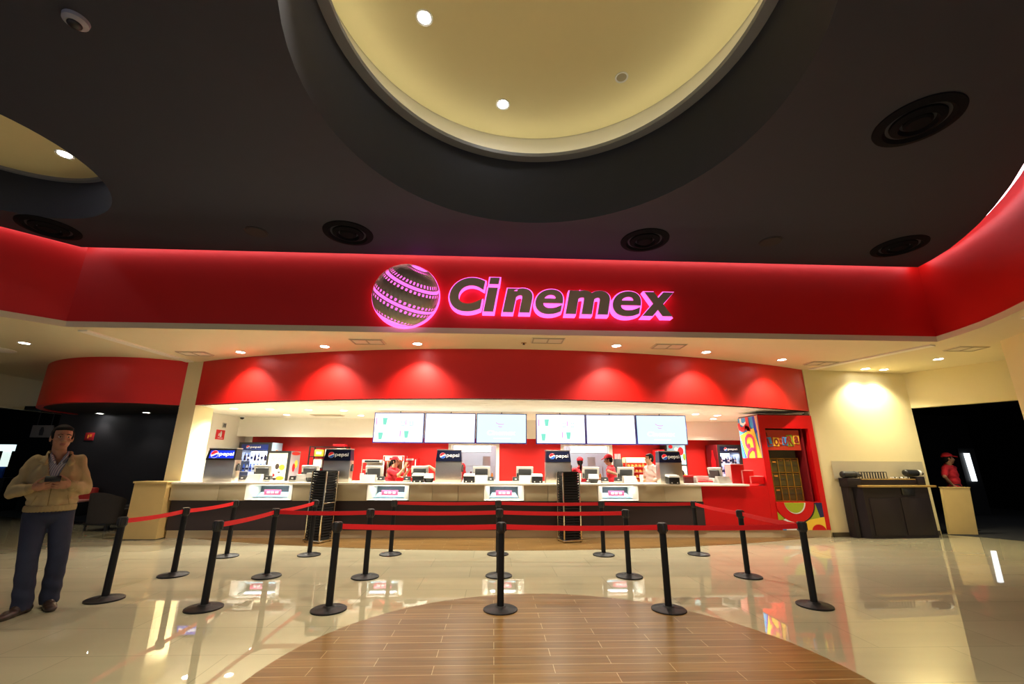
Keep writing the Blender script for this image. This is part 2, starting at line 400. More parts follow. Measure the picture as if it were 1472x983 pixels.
# LED strip laid in the cove above the charcoal ceiling's edge
LEDM = M('cove_led', (1, 0.8, 0.8), 0.4, emit=(1.0, 0.55, 0.60), estr=COVE)
b = B()
ins = [(x*0.0+EDGE[i][0]*0.55+OPEN[i][0]*0.45, EDGE[i][1]*0.55+OPEN[i][1]*0.45) for i, (x, y) in enumerate(OPEN)]
for p, q in zip(ins[1:-1], ins[2:-1]):
    d = (Vector(q)-Vector(p)).normalized(); n = Vector((-d.y, d.x))*0.012
    hexa(b, [(p[0]-n.x, p[1]-n.y, 5.115), (q[0]-n.x, q[1]-n.y, 5.115), (q[0]+n.x, q[1]+n.y, 5.115), (p[0]+n.x, p[1]+n.y, 5.115)],
         [(p[0]-n.x, p[1]-n.y, 5.135), (q[0]-n.x, q[1]-n.y, 5.135), (q[0]+n.x, q[1]+n.y, 5.135), (p[0]+n.x, p[1]+n.y, 5.135)])
tag(obj('led_strip', b, LEDM), 'pink light strip along the top edge of the red bulkhead', 'light strip')
LEDW = M('cove_led_white', (1, 1, 0.9), 0.4, emit=(1.0, 0.92, 0.66), estr=DLED)
b = B(); lathe(b, [(BR-0.03, 6.142), (BR+0.03, 6.142), (BR+0.03, 6.16), (BR-0.03, 6.16), (BR-0.03, 6.142)], (*BC, 0), 96)
tag(obj('led_strip', b, LEDW), 'white light strip hidden round the large ceiling disc', 'light strip')

# ------------------------------------------------------------------ band, soffit, back of the counter bay
b = B(); strip_wall(b, arc(ACX, ACY, AR, 270-25.13, 270+25.13, 60), 2.66, 3.64, 0.15, 1)
struct('wall_back', b, RED, 'curved red band washed by spotlights above the counter', 'wall')
b = B(); poly_plate(b, arc(ACX, ACY, AR-0.02, 270-25.1, 270+25.1, 60)+[(7.45, 9.80), (7.45, 12.55), (-7.25, 12.55), (-7.25, 10.3), (-6.5, 10.3), (-6.5, 9.80)], [], 2.66, 2.76)
struct('ceiling', b, WHITE, 'white soffit over the counter', 'ceiling')
b = B(); box(b, -7.25, 7.45, 12.5, 12.62, 2.14, 2.7)
struct('wall_back', b, WHITE, 'cream upper wall behind the menu screens', 'wall')
b = B()
for x0, x1 in ((-6.88, -1.28), (0.15, 1.98), (3.46, 7.45)): box(b, x0, x1, 12.95, 13.1, 0, 2.7)
for x0, x1 in ((-1.28, 0.15), (1.98, 3.46)): box(b, x0, x1, 12.95, 13.1, 0, 0.98); box(b, x0, x1, 12.95, 13.1, 2.0, 2.7)
struct('wall_back', b, RED, 'red back wall of the snack bar', 'wall')
b = B(); box(b, -7.25, -6.88, 12.95, 13.1, 0, 2.7)
struct('wall_back', b, WHITE, 'narrow white wall end beside the left drinks fridge', 'wall')
b = B(); box(b, -6.86, -6.52, 9.76, 10.4, 0, 3.64)
struct('wall_left', b, CREAM, 'cream pier at the left end of the counter', 'pier')
b = B(); box(b, -7.25, -7.08, 10.4, 13.0, 0, 2.7)
struct('wall_left', b, WHITE, 'white side wall inside the snack bar', 'wall')
b = B(); box(b, 7.40, 7.55, 10.4, 13.0, 0, 2.7)
struct('wall_right', b, WHITE, 'white side wall behind the candy booth', 'wall')
# kitchen behind the two hatches
b = B(); box(b, -2.2, 4.4, 15.2, 15.3, 0, 2.8); box(b, -2.3, -2.2, 13.1, 15.3, 0, 2.8); box(b, 4.4, 4.5, 13.1, 15.3, 0, 2.8); box(b, -2.3, 4.5, 13.1, 15.3, 2.7, 2.8)
struct('wall_back', b, STEELW, 'white kitchen walls seen through the serving hatches', 'wall')
for i, (x0, x1) in enumerate(((-1.28, 0.15), (1.98, 3.46))):
    b = B()
    for a in ((x0-0.02, x0+0.07, 0.98, 2.02), (x1-0.07, x1+0.02, 0.98, 2.02), (x0+0.07, x1-0.07, 1.96, 2.02), (x0+0.07, x1-0.07, 0.96, 1.0)):
        box(b, a[0], a[1], 12.92, 13.12, a[2], a[3])
    struct('window_%d' % (i+1), b, WHITE, ('white framed kitchen hatch left of the gap between the menu screens', 'white framed kitchen hatch behind the right tray tower')[i], 'serving hatch')

# ------------------------------------------------------------------ right side
b = B(); strip_wall(b, [(7.22, 9.68), (9.95, 9.97)], 0, 3.64, 0.16, 1)
struct('wall_right', b, CREAM, 'cream wall behind the dark condiment bar', 'wall')
b = B(); strip_wall(b, [(7.52, 9.70), (9.86, 9.945)], 1.18, 1.56, 0.012, -1)
struct('trim_6', b, M('grey_splash_panel', (0.52, 0.46, 0.32), 0.35, var=0.03), 'grey splash panel on the cream wall behind the condiment bar', 'wall panel')
b = B(); strip_wall(b, [(7.24, 9.67), (9.9, 9.945)], 0, 0.09, 0.015, -1)
struct('baseboard_right', b, M('dark_base', (0.06, 0.045, 0.02), 0.5, var=0.05), 'dark baseboard of the cream wall at the right', 'baseboard')
b = B(); strip_wall(b, [(9.95, 9.97), (11.9, 6.2)], 2.79, 3.64, 0.16, 1)
struct('wall_right', b, CREAM, 'cream header above the dark doorway at the right', 'wall')
b = B(); strip_wall(b, [(10.4, 7.9), (9.0, 7.07), (8.72, 6.3), (8.5, 5.4), (8.4, 3.5), (8.4, -5)], 0, 3.64, 0.15, 1)
struct('wall_right', b, CREAM, 'cream wall edge at the far right of the lobby', 'wall')
b = B(); box(b, 9.9, 19, 16, 16.2, 0, 3.7); box(b, 18, 18.2, 4, 16, 0, 3.7); box(b, 9.9, 10.0, 10.15, 16, 0, 3.7); box(b, 10.02, 18, 10.2, 16.2, 3.3, 3.4)
struct('wall_right', b, BLACKW, 'walls inside the dark doorway, blackened to give its shade', 'wall')

# ------------------------------------------------------------------ left side
def smooth_poly(pts, n=6):
    out = []
    P = [Vector(p) for p in pts]; P = [2*P[0]-P[1]]+P+[2*P[-1]-P[-2]]
    for i in range(1, len(P)-2):
        for k in range(n):
            t = k/n; a, b_, c, d = P[i-1:i+3]
            q = 0.5*((2*b_)+(-a+c)*t+(2*a-5*b_+4*c-d)*t*t+(-a+3*b_-3*c+d)*t**3)
            out.append((q.x, q.y))
    return out+[tuple(pts[-1])]
DR = smooth_poly([(-6.84, 9.80), (-7.4, 9.52), (-8.0, 9.40), (-8.9, 9.48), (-9.8, 9.86), (-10.6, 10.5), (-11.15, 11.3), (-11.3, 12.3)])
b = B(); strip_wall(b, DR, 2.66, 3.64, 0.12, -1)
struct('wall_left', b, RED, 'curved red drum hanging from the ceiling above the lounge', 'wall')
b = B(); poly_plate(b, [(x, y+0.02) for x, y in DR]+[(-6.84, 12.3)], [], 2.68, 2.76)
struct('ceiling', b, DARKW, 'dark underside of the red drum', 'ceiling')
b = B(); box(b, -11.6, -7.26, 12.2, 12.35, 0, 2.8)
struct('wall_left', b, DARKW, 'charcoal wall behind the lounge chairs', 'wall')
b = B(); strip_wall(b, [(-12.8, 4), (-12.8, 14.2)], 2.80, 3.64, 0.2, 1)
struct('wall_left', b, CREAM, 'ochre header at the far left of the lobby', 'wall')
b = B(); box(b, -20, -7.26, 18, 18.2, 0, 3.7); box(b, -20.2, -20, 2, 18.2, 0, 3.7); box(b, -20, -12.9, 4, 18, 3.4, 3.5); box(b, -12.9, -11.3, 12.4, 18, 2.8, 2.9); box(b, -11.6, -11.45, 12.35, 18, 0, 2.8)
struct('wall_left', b, BLACKW, 'walls at the far left, blackened to give the dark area its shade', 'wall')
# step lines in the cream ceiling
for i, (p, q, s) in enumerate((((-6.95, 7.35), (-6.72, 9.72), 'left'), ((8.14, 7.40), (7.45, 9.62), 'right'))):
    b = B(); strip_wall(b, [p, q], 3.605, 3.632, 0.17, 1)
    struct('trim_%d' % (7+i), b, WHITE, 'raised cream strip running along the ceiling at the %s of the counter' % s, 'ceiling trim')

# ------------------------------------------------------------------ ceiling lamps
def downlight_proto(label, loc, r=0.075, lit=True, group=None):
    t = thing('downlight', label, 'ceiling light', loc, 0, group)
    x, y, z = loc
    b = B(); lathe(b, [(r, -0.002), (r*1.32, -0.008), (r*1.36, 0.004), (r, 0.004), (r, -0.002)], loc, 28); obj('trim_ring', b, WPL, t)
    b = B(); lathe(b, [(0, -0.001), (r, -0.001), (r, 0.003), (0, 0.003)], loc, 28); obj('lens', b, LAMP if lit else LAMPOFF, t)
    return t
G1 = 'spotlights along the red band'
row = [(-5.19, 8.79), (-3.29, 8.22), (-1.46, 7.91), (2.29, 7.82), (4.20, 8.19), (6.10, 8.73)]
d0 = None
for i, (x, y) in enumerate(row):
    lab = 'recessed downlight, %s from the left in the row above the curved red band' % ORD[i]
    if d0 is None: d0 = downlight_proto(lab, (x, y, 3.628), group=G1)
    else: dup(d0, (x, y, 3.628), None, lab, G1)
    light('SPOT', 'spot_beam', (x, y, 3.58), BANDW, (1, 0.84, 0.70), (x, y+0.25, 0), spot_size=math.radians(118), spot_blend=0.8, shadow_soft_size=0.05)
for x, y, lab, e in ((8.59, 9.49, 'downlight above the condiment bar, the one nearer the counter', 62), (9.08, 9.54, 'downlight above the condiment bar, the one nearer the dark doorway', 62),
                  (9.29, 8.46, 'single downlight in the cream ceiling before the dark doorway', 60), (-8.95, 8.32, 'single downlight in the cream ceiling in front of the red drum', 18)):
    dup(d0, (x, y, 3.628), None, lab, 'downlights at the sides of the lobby')
    light('SPOT', 'spot_beam', (x, y, 3.58), e, (1, 0.90, 0.62), (x, y, 0), spot_size=math.radians(120), spot_blend=0.6, shadow_soft_size=0.05)
for x, y, lab in ((-10.43, 12.0, 'left downlight under the dark drum, near the wall sign'), (-8.98, 11.65, 'right downlight under the dark drum')):
    dup(d0, (x, y, 2.678), None, lab, 'downlights under the drum')
    light('SPOT', 'spot_beam', (x, y, 2.64), 5, (1, 0.9, 0.8), (x, y, 0), spot_size=math.radians(100), spot_blend=0.6, shadow_soft_size=0.05)
sof = [(-6.03, 10.33), (-5.24, 10.4), (-4.37, 10.46), (-3.58, 10.53), (-5.42, 11.65), (-3.5, 11.65), (4.95, 10.54), (5.62, 10.77), (5.95, 11.65)]
names = ['first from the left in the front row', 'second from the left in the front row', 'third from the left in the front row', 'just left of the menu screens in the front row', 'above the ice cream freezer in the rear row', 'beside the first menu screen in the rear row',
         'just right of the last menu screen', 'between the last menu screen and the candy booth', 'in the rear row beside the candy booth']
unseen_fill = [(-1.7, 11.65), (0.1, 11.65), (1.9, 11.65), (3.9, 11.65)]  # unseen spots behind the menu screens, added as fill
for i, (x, y) in enumerate(sof+unseen_fill):
    if i < len(sof): dup(d0, (x, y, 2.658), None, 'small downlight in the white soffit, '+names[i], 'downlights in the soffit')
    light('SPOT', 'spot_beam', (x, y, 2.61), SOFW, (1, 0.92, 0.76), (x, y+(0.12 if y > 11 else 0), 0), spot_size=math.radians(130), spot_blend=0.7, shadow_soft_size=0.05)
for x, y in ((-2.3, 9.6), (-0.6, 9.2), (1.2, 9.2), (3.0, 9.6)):  # added spots without fixtures under the front of the soffit
    light('SPOT', 'spot_beam', (x, y, 2.61), SOFW*0.9, (1, 0.9, 0.72), (x, y, 0), spot_size=math.radians(140), spot_blend=0.8, shadow_soft_size=0.06)
G2 = 'lamps in the large ceiling disc'
dl = downlight_proto('lit lamp in the large ceiling disc, the one nearer the top of the picture', (-0.909, 3.98, 6.598), 0.077, True, G2)
dup(dl, (0.055, 5.233, 6.598), None, 'lit lamp in the large ceiling disc, the one nearer the red sign', G2)
downlight_proto('unlit brass-coloured lamp in the large ceiling disc', (1.674, 4.69, 6.598), 0.067, False)
dup(dl, (-6.13, 5.45, 5.658), None, 'lit lamp in the smaller ceiling opening at the left', None)
for x, y, tx, ty, k, sz in ((-0.909, 3.98, -0.7, 3.6, 0.8, 54), (0.055, 5.233, 0.2, 3.4, 0.8, 50), (0.95, 2.4, 0.95, 2.6, 1.3, 98), (-0.75, 2.1, -0.9, 2.6, 1.3, 98)):  # last two are unseen spots, added to brighten the lobby floor
    light('SPOT', 'spot_beam', (x, y, 6.55), DISCW*k, (1, 0.88, 0.64), (tx, ty, 0), spot_size=math.radians(sz), spot_blend=0.7, shadow_soft_size=0.06)
light('SPOT', 'spot_beam', (-6.13, 5.45, 5.6), DISCW*0.35, (1, 0.86, 0.60), (-6.13, 5.0, 0), spot_size=math.radians(60), spot_blend=0.7, shadow_soft_size=0.06)

# vents and small ceiling fittings
VENTM = M('matt_black_vent', (0.007, 0.007, 0.009), 0.9, var=0.1, spec=0.1)
def vent(label, loc, first=None):
    t = thing('ceiling_vent', label, 'air vent', loc, 0, 'round air vents in the charcoal ceiling'); z = loc
    b = B(); lathe(b, [(0.27, 0.0), (0.30, -0.035), (0.38, -0.012), (0.385, 0.004), (0.27, 0.004), (0.27, 0.0)], z, 40); obj('outer_ring', b, VENTM, t)
    b = B(); lathe(b, [(0.15, 0.0), (0.17, -0.045), (0.235, -0.02), (0.24, 0.004), (0.15, 0.004), (0.15, 0.0)], z, 40); obj('middle_ring', b, VENTM, t)
    b = B(); lathe(b, [(0, -0.04), (0.10, -0.04), (0.125, -0.02), (0.125, 0.004), (0, 0.004)], z, 40); obj('centre_disc', b, VENTM, t)
    return t
v0 = vent('round black air vent in the charcoal ceiling, above the globe emblem', (-2.37, 6.29, 4.998))
for loc, lab in (((2.41, 6.27, 4.998), 'round black air vent in the charcoal ceiling, above the end of the sign lettering'), ((6.70, 6.25, 4.998), 'round black air vent in the right corner of the charcoal ceiling'),
                 ((4.43, 3.61, 4.998), 'large-looking round black air vent to the right of the big ceiling opening'), ((-7.02, 6.36, 4.998), 'round black air vent in the left corner of the charcoal ceiling')):
    dup(v0, loc, None, lab)
def speaker(label, loc, r=0.15, mat=GRYD, group='flush round speakers in the charcoal ceiling'):
    b = B(); lathe(b, [(0, -0.012), (r*0.86, -0.012), (r*0.9, -0.005), (r, -0.008), (r, 0.004), (0, 0.004)], loc, 32)
    return tag(obj('ceiling_speaker', b, mat), label, 'ceiling speaker', group)
speaker('faint dark flush speaker in the ceiling left of the globe emblem', (-3.82, 6.32, 4.998), 0.17, M('charcoal_mesh', (0.022, 0.022, 0.026), 0.6, var=0.3, scale=90))
speaker('faint dark flush speaker in the ceiling right of the sign lettering', (4.47, 6.20, 4.998), 0.17, bpy.data.materials['charcoal_mesh'])
speaker('white round ceiling fitting cut by the left edge of the picture', (-10.05, 8.85, 3.628), 0.30, WHITE, 'white round fittings in the cream ceiling')
speaker('white round ceiling fitting cut by the right edge of the picture', (7.98, 5.72, 3.628), 0.16, WHITE, 'white round fittings in the cream ceiling')
t = thing('ceiling_camera', 'white dome detector on the charcoal ceiling at upper left', 'ceiling detector', (-3.50, 2.88, 5.0))
b = B(); lathe(b, [(0, -0.05), (0.06, -0.05), (0.085, -0.03), (0.09, 0.003), (0, 0.003)], (-3.50, 2.88, 5.0), 28); obj('housing', b, M('pale_grey_plastic', (0.32, 0.33, 0.40), 0.5, var=0.03), t)
b = B(); ell(b, (-3.50, 2.88, 4.95), (0.05, 0.05, 0.035)); obj('lens_dome', b, BLK, t)
g0 = thing('ceiling_vent', 'flat square air grille beside the cream pier at the left', 'air grille', (-6.2, 8.95, 3.63), 0, 'flat air grilles in the cream ceiling')
x, y, z = -6.2, 8.95, 3.63
b = B(); box(b, x-0.30, x+0.30, y-0.16, y+0.16, z-0.012, z+0.002); obj('grille_plate', b, GRILLE, g0)
b = B()
for k in (-0.27, 0.0, 0.27): box(b, x+k-0.012, x+k+0.012, y-0.15, y+0.15, z-0.02, z-0.011)
for k in (-0.15, 0.15): box(b, x-0.28, x+0.28, y+k-0.01, y+k+0.01, z-0.02, z-0.011)
obj('grille_frame', b, M('grey_beige_paint', (0.45, 0.40, 0.28), 0.6), g0)
for loc, lab in (((-2.35, 7.80, 3.63), 'flat square air grille under the globe emblem'), ((0.95, 7.52, 3.63), 'flat square air grille near the middle of the cream ceiling'),
                 ((3.28, 7.78, 3.63), 'flat square air grille under the end of the sign lettering'), ((7.15, 8.98, 3.63), 'flat square air grille near the right end of the red band'), ((8.95, 7.60, 3.63), 'flat air grille before the dark doorway at the right')):
    dup(g0, loc, None, lab)
t = thing('ceiling_sprinkler', 'small dark sprinkler head in the cream ceiling below the sign', 'sprinkler', (0.53, 7.73, 3.63))
b = B(); lathe(b, [(0, -0.004), (0.05, -0.004), (0.055, 0.003), (0, 0.003)], (0.53, 7.73, 3.63), 20); obj('plate', b, GOLD, t)
b = B(); cyl(b, (0.53, 7.73, 3.60), (0.53, 7.73, 3.63), 0.012); lathe(b, [(0, -0.035), (0.025, -0.032), (0.025, -0.028), (0, -0.028)], (0.53, 7.73, 3.63), 16); obj('nozzle', b, BLK, t)

# ------------------------------------------------------------------ the sign
t = thing('globe_emblem', 'steel globe emblem of perforated film strips with a pink glow on the red bulkhead', 'sign emblem', (-1.565, 7.2, 4.28))
GC = Vector((-1.565, 7.08, 4.28)); GR = 0.575; FL = 0.45
ax = Vector((0.40, -0.37, 0.84)).normalized(); e1 = ax.cross(Vector((0, 1, 0))).normalized(); e2 = ax.cross(e1)
def gp(lat, lon, r):
    la = math.radians(lat); p = (e1*math.cos(lon)+e2*math.sin(lon))*math.cos(la)+ax*math.sin(la)
    return p, GC+Vector((p.x*r, p.y*r*FL, p.z*r))
b = B(); ell(b, GC+Vector((0, 0.005, 0)), (GR*0.955, GR*0.955*FL, GR*0.955), None, 48, 24)
bmesh.ops.delete(b, geom=[v for v in b.verts if v.co.y > GC.y+0.03], context='VERTS')
obj('glowing_core', b, PINKL, t)
b = B(); cyl(b, (GC.x, 7.185, GC.z), (GC.x, 7.09, GC.z), GR*1.015, GR*1.015, 64)
obj('glowing_rim', b, PINKL, t)
for la0, la1 in ((75, 34), (28, -4), (-10, -47)):
    b = B(); rows = [0, .06, .21, .5, .79, .94, 1]; n = 84; g = []
    for f_ in rows:
        g.append([b.verts.new(gp(la0+(la1-la0)*f_, 2*PI*i/n, GR)[1]) for i in range(n)])
    for r_ in range(len(rows)-1):
        for i in range(n):
            if r_ in (1, 4) and i % 2 == 0: continue
            j = (i+1) % n
            q = [g[r_][i], g[r_][j], g[r_+1][j], g[r_+1][i]]
            if sum(v.co.y for v in q)/4 > GC.y+0.01: continue
            b.faces.new(q)
    bmesh.ops.delete(b, geom=[v for v in b.verts if not v.link_faces], context='VERTS')
    o = obj('film_strip', b, SIGNM, t, 60)
    so = o.modifiers.new('thickness', 'SOLIDIFY'); so.thickness = 0.008
t = thing('sign_lettering', 'steel letters spelling the cinema name with a pink glow on the red bulkhead', 'sign', (1.1, 7.2, 3.95))
SX = lambda px: -0.815+(px-647)*0.012445
for ch, p0, p1, z0, z1 in (('C', 648, 697, 3.985, 4.61), ('i', 694, 717.5, 3.99, 4.62), ('n', 722, 763.5, 3.985, 4.43), ('e', 767.5, 806.5, 3.965, 4.42), ('m', 809.5, 873, 3.975, 4.415), ('e', 876.5, 917, 3.95, 4.415), ('x', 917.5, 965, 3.965, 4.41)):
    x0, x1 = SX(p0), SX(p1); off = 0.018 if ch == 'e' else 0.045
    if ch == 'i':     # slanted stem with a slanted bar for the dot
        sh_i = lambda z: x0+0.02+(z-z0)*0.17
        quads = [[(sh_i(za), za), (sh_i(za)+0.165, za), (sh_i(zb)+0.165, zb), (sh_i(zb), zb)] for za, zb in ((3.99, 4.43), (4.50, 4.62))]
        b = B()
        for q in quads: flat(b, q, (0, 7.05, 0), (1, 0, 0), (0, 0, 1), 0.02)
        f_ = obj('letter', b, SIGNM, t)
        b = B()
        for q in quads: flat(b, [(x+dx, z+dz) for (x, z), (dx, dz) in zip(q, ((-0.025, -0.025), (0.025, -0.025), (0.025, 0.025), (-0.025, 0.025)))], (0, 7.19, 0), (1, 0, 0), (0, 0, 1), 0.13)
        obj('glowing_side', b, PINKL, f_); continue
    b = B(); place_text(b, ch, (x0, 7.05, z0), (1, 0, 0), (0, 0, 1), x1-x0, z1-z0, 0.02, off, 0.16)
    f_ = obj('letter', b, SIGNM, t)
    b = B(); place_text(b, ch, (x0-0.025, 7.19, z0-0.025), (1, 0, 0), (0, 0, 1), x1-x0+0.05, z1-z0+0.05, 0.13, off+0.012, 0.16)
    obj('glowing_side', b, PINKL, f_)
# ------------------------------------------------------------------ queue posts
PH = 0.86
def make_post(label, loc):
    t = thing('queue_post', label, 'queue post', loc, 0, 'black belt posts of the waiting line'); x, y, _ = loc
    b = B(); lathe(b, [(0, 0.045), (0.05, 0.045), (0.07, 0.028), (0.165, 0.022), (0.18, 0.014), (0.18, 0.0), (0, 0.0)], loc, 36); obj('base', b, BLKM, t)
    b = B(); cyl(b, (x, y, 0.03), (x, y, PH-0.09), 0.036, 0.036, 20); obj('pole', b, BLKM, t)
    b = B(); lathe(b, [(0, PH), (0.041, PH), (0.046, PH-0.006), (0.046, PH-0.095), (0.038, PH-0.11), (0, PH-0.11)], loc, 20)
    for sx, sy in ((1, 0), (-1, 0), (0, 1), (0, -1)): box(b, x+sx*0.042-0.014, x+sx*0.042+0.014, y+sy*0.042-0.014, y+sy*0.042+0.014, PH-0.09, PH-0.012, 0.003)
    obj('belt_head', b, BLK, t)
    return t
PX = [-4.29, -3.01, -1.69, 0.10, 1.88, 3.52]
PY = [[5.58, 5.25, 5.17, 5.13, 5.09, 5.19], [6.65, 6.56, 6.50, 6.54, 6.47, 6.44], [7.86, 7.95, 7.99, 7.97, 7.89, 7.925]]
ROWN = ['front row nearest the camera', 'middle row', 'back row nearest the counter']
posts = {}; p0 = None
for r in range(3):
    for c in range(6):
        xx = PX[c]+(0.02 if c == 5 and r == 0 else 0)
        lab = 'black queue post, %s from the left in the %s' % (ORD[c], ROWN[r])
        if p0 is None: p0 = make_post(lab, (xx, PY[r][c], 0)); posts[r, c] = p0
        else: posts[r, c] = dup(p0, (xx, PY[r][c], 0), None, lab)
def belt(a, c, sag=0.012):
    A, C = Vector(posts[a].location), Vector(posts[c].location); d = (C-A).normalized(); n = Vector((-d.y, d.x, 0))*0.0015
    A = A+d*0.056; C = C-d*0.056; b = B(); k = 12; prev = None
    for i in range(k+1):
        f_ = i/k; p = A.lerp(C, f_); z = PH-0.048-sag*4*f_*(1-f_)
        q = [b.verts.new((p.x+s*n.x, p.y+s*n.y, z+h)) for s, h in ((-1, -0.026), (1, -0.026), (1, 0.026), (-1, 0.026))]
        if prev:
            for j in range(4): b.faces.new((prev[j], prev[(j+1) % 4], q[(j+1) % 4], q[j]))
        else: b.faces.new(q)
        prev = q
    b.faces.new(prev[::-1])
    root = posts[a]
    o = obj('belt', b, BELT, None)
    o.parent = root; o.matrix_parent_inverse = (Matrix.Translation(root.location)).inverted()
for a, c in (((0, 0), (1, 0)), ((1, 0), (2, 0)), ((0, 1), (1, 1)), ((1, 1), (2, 1)), ((1, 1), (1, 2)), ((1, 2), (1, 3)), ((1, 3), (1, 4)), ((0, 2), (0, 3)), ((0, 3), (0, 4)), ((0, 4), (0, 5)),
             ((2, 2), (2, 3)), ((2, 3), (2, 4)), ((2, 4), (2, 5)), ((2, 5), (1, 5)), ((1, 5), (0, 5))): belt(a, c)

# ------------------------------------------------------------------ the service counter
CF = 9.50
DSP = [(-5.02, -4.08), (-2.58, -1.72), (-0.18, 0.65), (2.20, 3.06)]
t = thing('service_counter', 'long cream and dark brown snack counter with a white worktop', 'counter', (-1.0, 10.0, 0))
b = B(); box(b, -6.5, 5.46, CF-0.03, 10.25, 1.03, 1.07, 0.006); obj('worktop', b, TOPW, t)
xs = [-6.5]
for a, c in DSP: xs += [a, c]
xs.append(4.42); seams = {0: [-5.55], 1: [-3.3], 2: [-1.25, -0.72], 3: [1.15, 1.72], 4: [3.62]}
for i in range(5):
    a, c = xs[2*i], xs[2*i+1]; pts = [a]+seams[i]+[c]
    for p, q in zip(pts, pts[1:]):
        b = B(); box(b, p+0.003, q-0.003, CF, CF+0.5, 0.72, 1.03, 0.003); obj('fascia_panel', b, FASC, t)
b = B(); box(b, -6.5, 4.42, CF+0.06, CF+0.5, 0.715, 0.72); box(b, -6.5, 4.42, CF+0.45, CF+0.5, 0.72, 1.03); obj('fascia_back', b, BLK, t)
b = B(); box(b, -6.5, 4.47, CF+0.08, 10.2, 0.15, 0.715); obj('lower_panel', b, BROWN, t)
b = B(); box(b, -6.5, 5.925, CF+0.12, 10.2, 0.0, 0.15)
obj('kick_plate', b, M('beige_kick_plate', (0.66, 0.55, 0.34), 0.4, var=0.04), t)
b = B(); box(b, 4.47, 5.925, CF+0.10, 10.2, 0.15, 1.03)
obj('red_end_panel', b, REDG, t)
# display cases let into the fascia
dn = ['at the left end of the counter', 'left of the central drink machine', 'in the middle of the counter', 'at the right of the counter']
CASEL = M('case_lamp_tube', (1, 1, 1), 0.4, emit=(0.9, 0.97, 1.0), estr=2.5)
PACK = M('pink_pack_print', (0.75, 0.10, 0.20), 0.4, var=0.25, scale=40)
SHEL = M('dark_case_interior', (0.06, 0.08, 0.09), 0.4, var=0.2, scale=20)
def make_case(x0, x1, label):
    t = thing('display_case', label, 'display case', ((x0+x1)/2, CF+0.2, 0.73), 0, 'lit display cases in the counter front'); cx = (x0+x1)/2
    z0, z1 = 0.735, 1.028; w = (x1-x0)/2-0.004; yb = CF+0.42
    b = B()
    # sloping white reveal: outer opening at the front, smaller window set back
    o = [(cx-w, CF-0.012, z0), (cx+w, CF-0.012, z0), (cx+w, CF-0.012, z1), (cx-w, CF-0.012, z1)]
    i_ = [(cx-w+0.105, CF+0.055, z0+0.03), (cx+w-0.105, CF+0.055, z0+0.03), (cx+w-0.105, CF+0.075, z1-0.028), (cx-w+0.105, CF+0.075, z1-0.028)]
    ov = [b.verts.new(p) for p in o]; iv = [b.verts.new(p) for p in i_]; bo = [b.verts.new((p[0], yb, p[2])) for p in o]; bi = [b.verts.new((p[0], yb-0.02, p[2])) for p in i_]
    for k in range(4):
        j = (k+1) % 4
        b.faces.new((ov[k], ov[j], iv[j], iv[k])); b.faces.new((ov[j], ov[k], bo[k], bo[j])); b.faces.new((iv[k], iv[j], bi[j], bi[k]))
    b.faces.new(bo); b.faces.new(bi[::-1])
    obj('frame', b, TOPW, t)
    b = B(); box(b, cx-w+0.11, cx+w-0.11, CF+0.385, CF+0.395, z0+0.032, z1-0.03); obj('back_panel', b, SHEL, t)
    b = B(); box(b, cx-w+0.11, cx+w-0.11, CF+0.09, CF+0.38, z0+0.032, z0+0.05); hexa(b, [(cx-w+0.11, CF+0.20, z0+0.05), (cx+w-0.11, CF+0.20, z0+0.05), (cx+w-0.11, CF+0.38, z0+0.05), (cx-w+0.11, CF+0.38, z0+0.05)], [(cx-w+0.16, CF+0.30, z0+0.13), (cx+w-0.16, CF+0.30, z0+0.13), (cx+w-0.16, CF+0.38, z0+0.13), (cx-w+0.16, CF+0.38, z0+0.13)]); obj('product_tray', b, ICEB, t)
    b = B(); box(b, cx-0.17, cx+0.17, CF+0.145, CF+0.16, z0+0.085, z0+0.185, 0.004); pk = obj('product_card', b, PACK, t)
    b = B()
    for k in (-0.11, -0.03, 0.06): box(b, cx+k, cx+k+0.06, CF+0.140, CF+0.1455, z0+0.115, z0+0.155)
    obj('card_print', b, PWHITE, pk)
    b = B(); hexa(b, [(cx-w+0.106, CF+0.058, z0+0.031), (cx+w-0.106, CF+0.058, z0+0.031), (cx+w-0.106, CF+0.062, z0+0.031), (cx-w+0.106, CF+0.062, z0+0.031)], [(cx-w+0.106, CF+0.076, z1-0.029), (cx+w-0.106, CF+0.076, z1-0.029), (cx+w-0.106, CF+0.080, z1-0.029), (cx-w+0.106, CF+0.080, z1-0.029)])
    obj('glass_front', b, GLASS, t)
    b = B(); box(b, cx-w*0.6, cx+w*0.6, CF+0.20, CF+0.25, z1-0.034, z1-0.03); obj('lamp_strip', b, CASEL, t)
    light('AREA', 'case_lamp', (cx, CF+0.12, z1-0.036), 0.45, (0.9, 0.96, 1.0), (cx, CF+0.16, z0), shape='RECTANGLE', size=w*1.1, size_y=0.03)
    light('AREA', 'case_front_lamp', (cx, CF-0.005, z1-0.004), 1.3, (1.0, 0.97, 0.9), (cx, CF+0.08, z0), shape='RECTANGLE', size=w*1.5, size_y=0.012)
    return t
for (a, c), n_ in zip(DSP, dn): make_case(a, c, 'white framed lit display case '+n_)

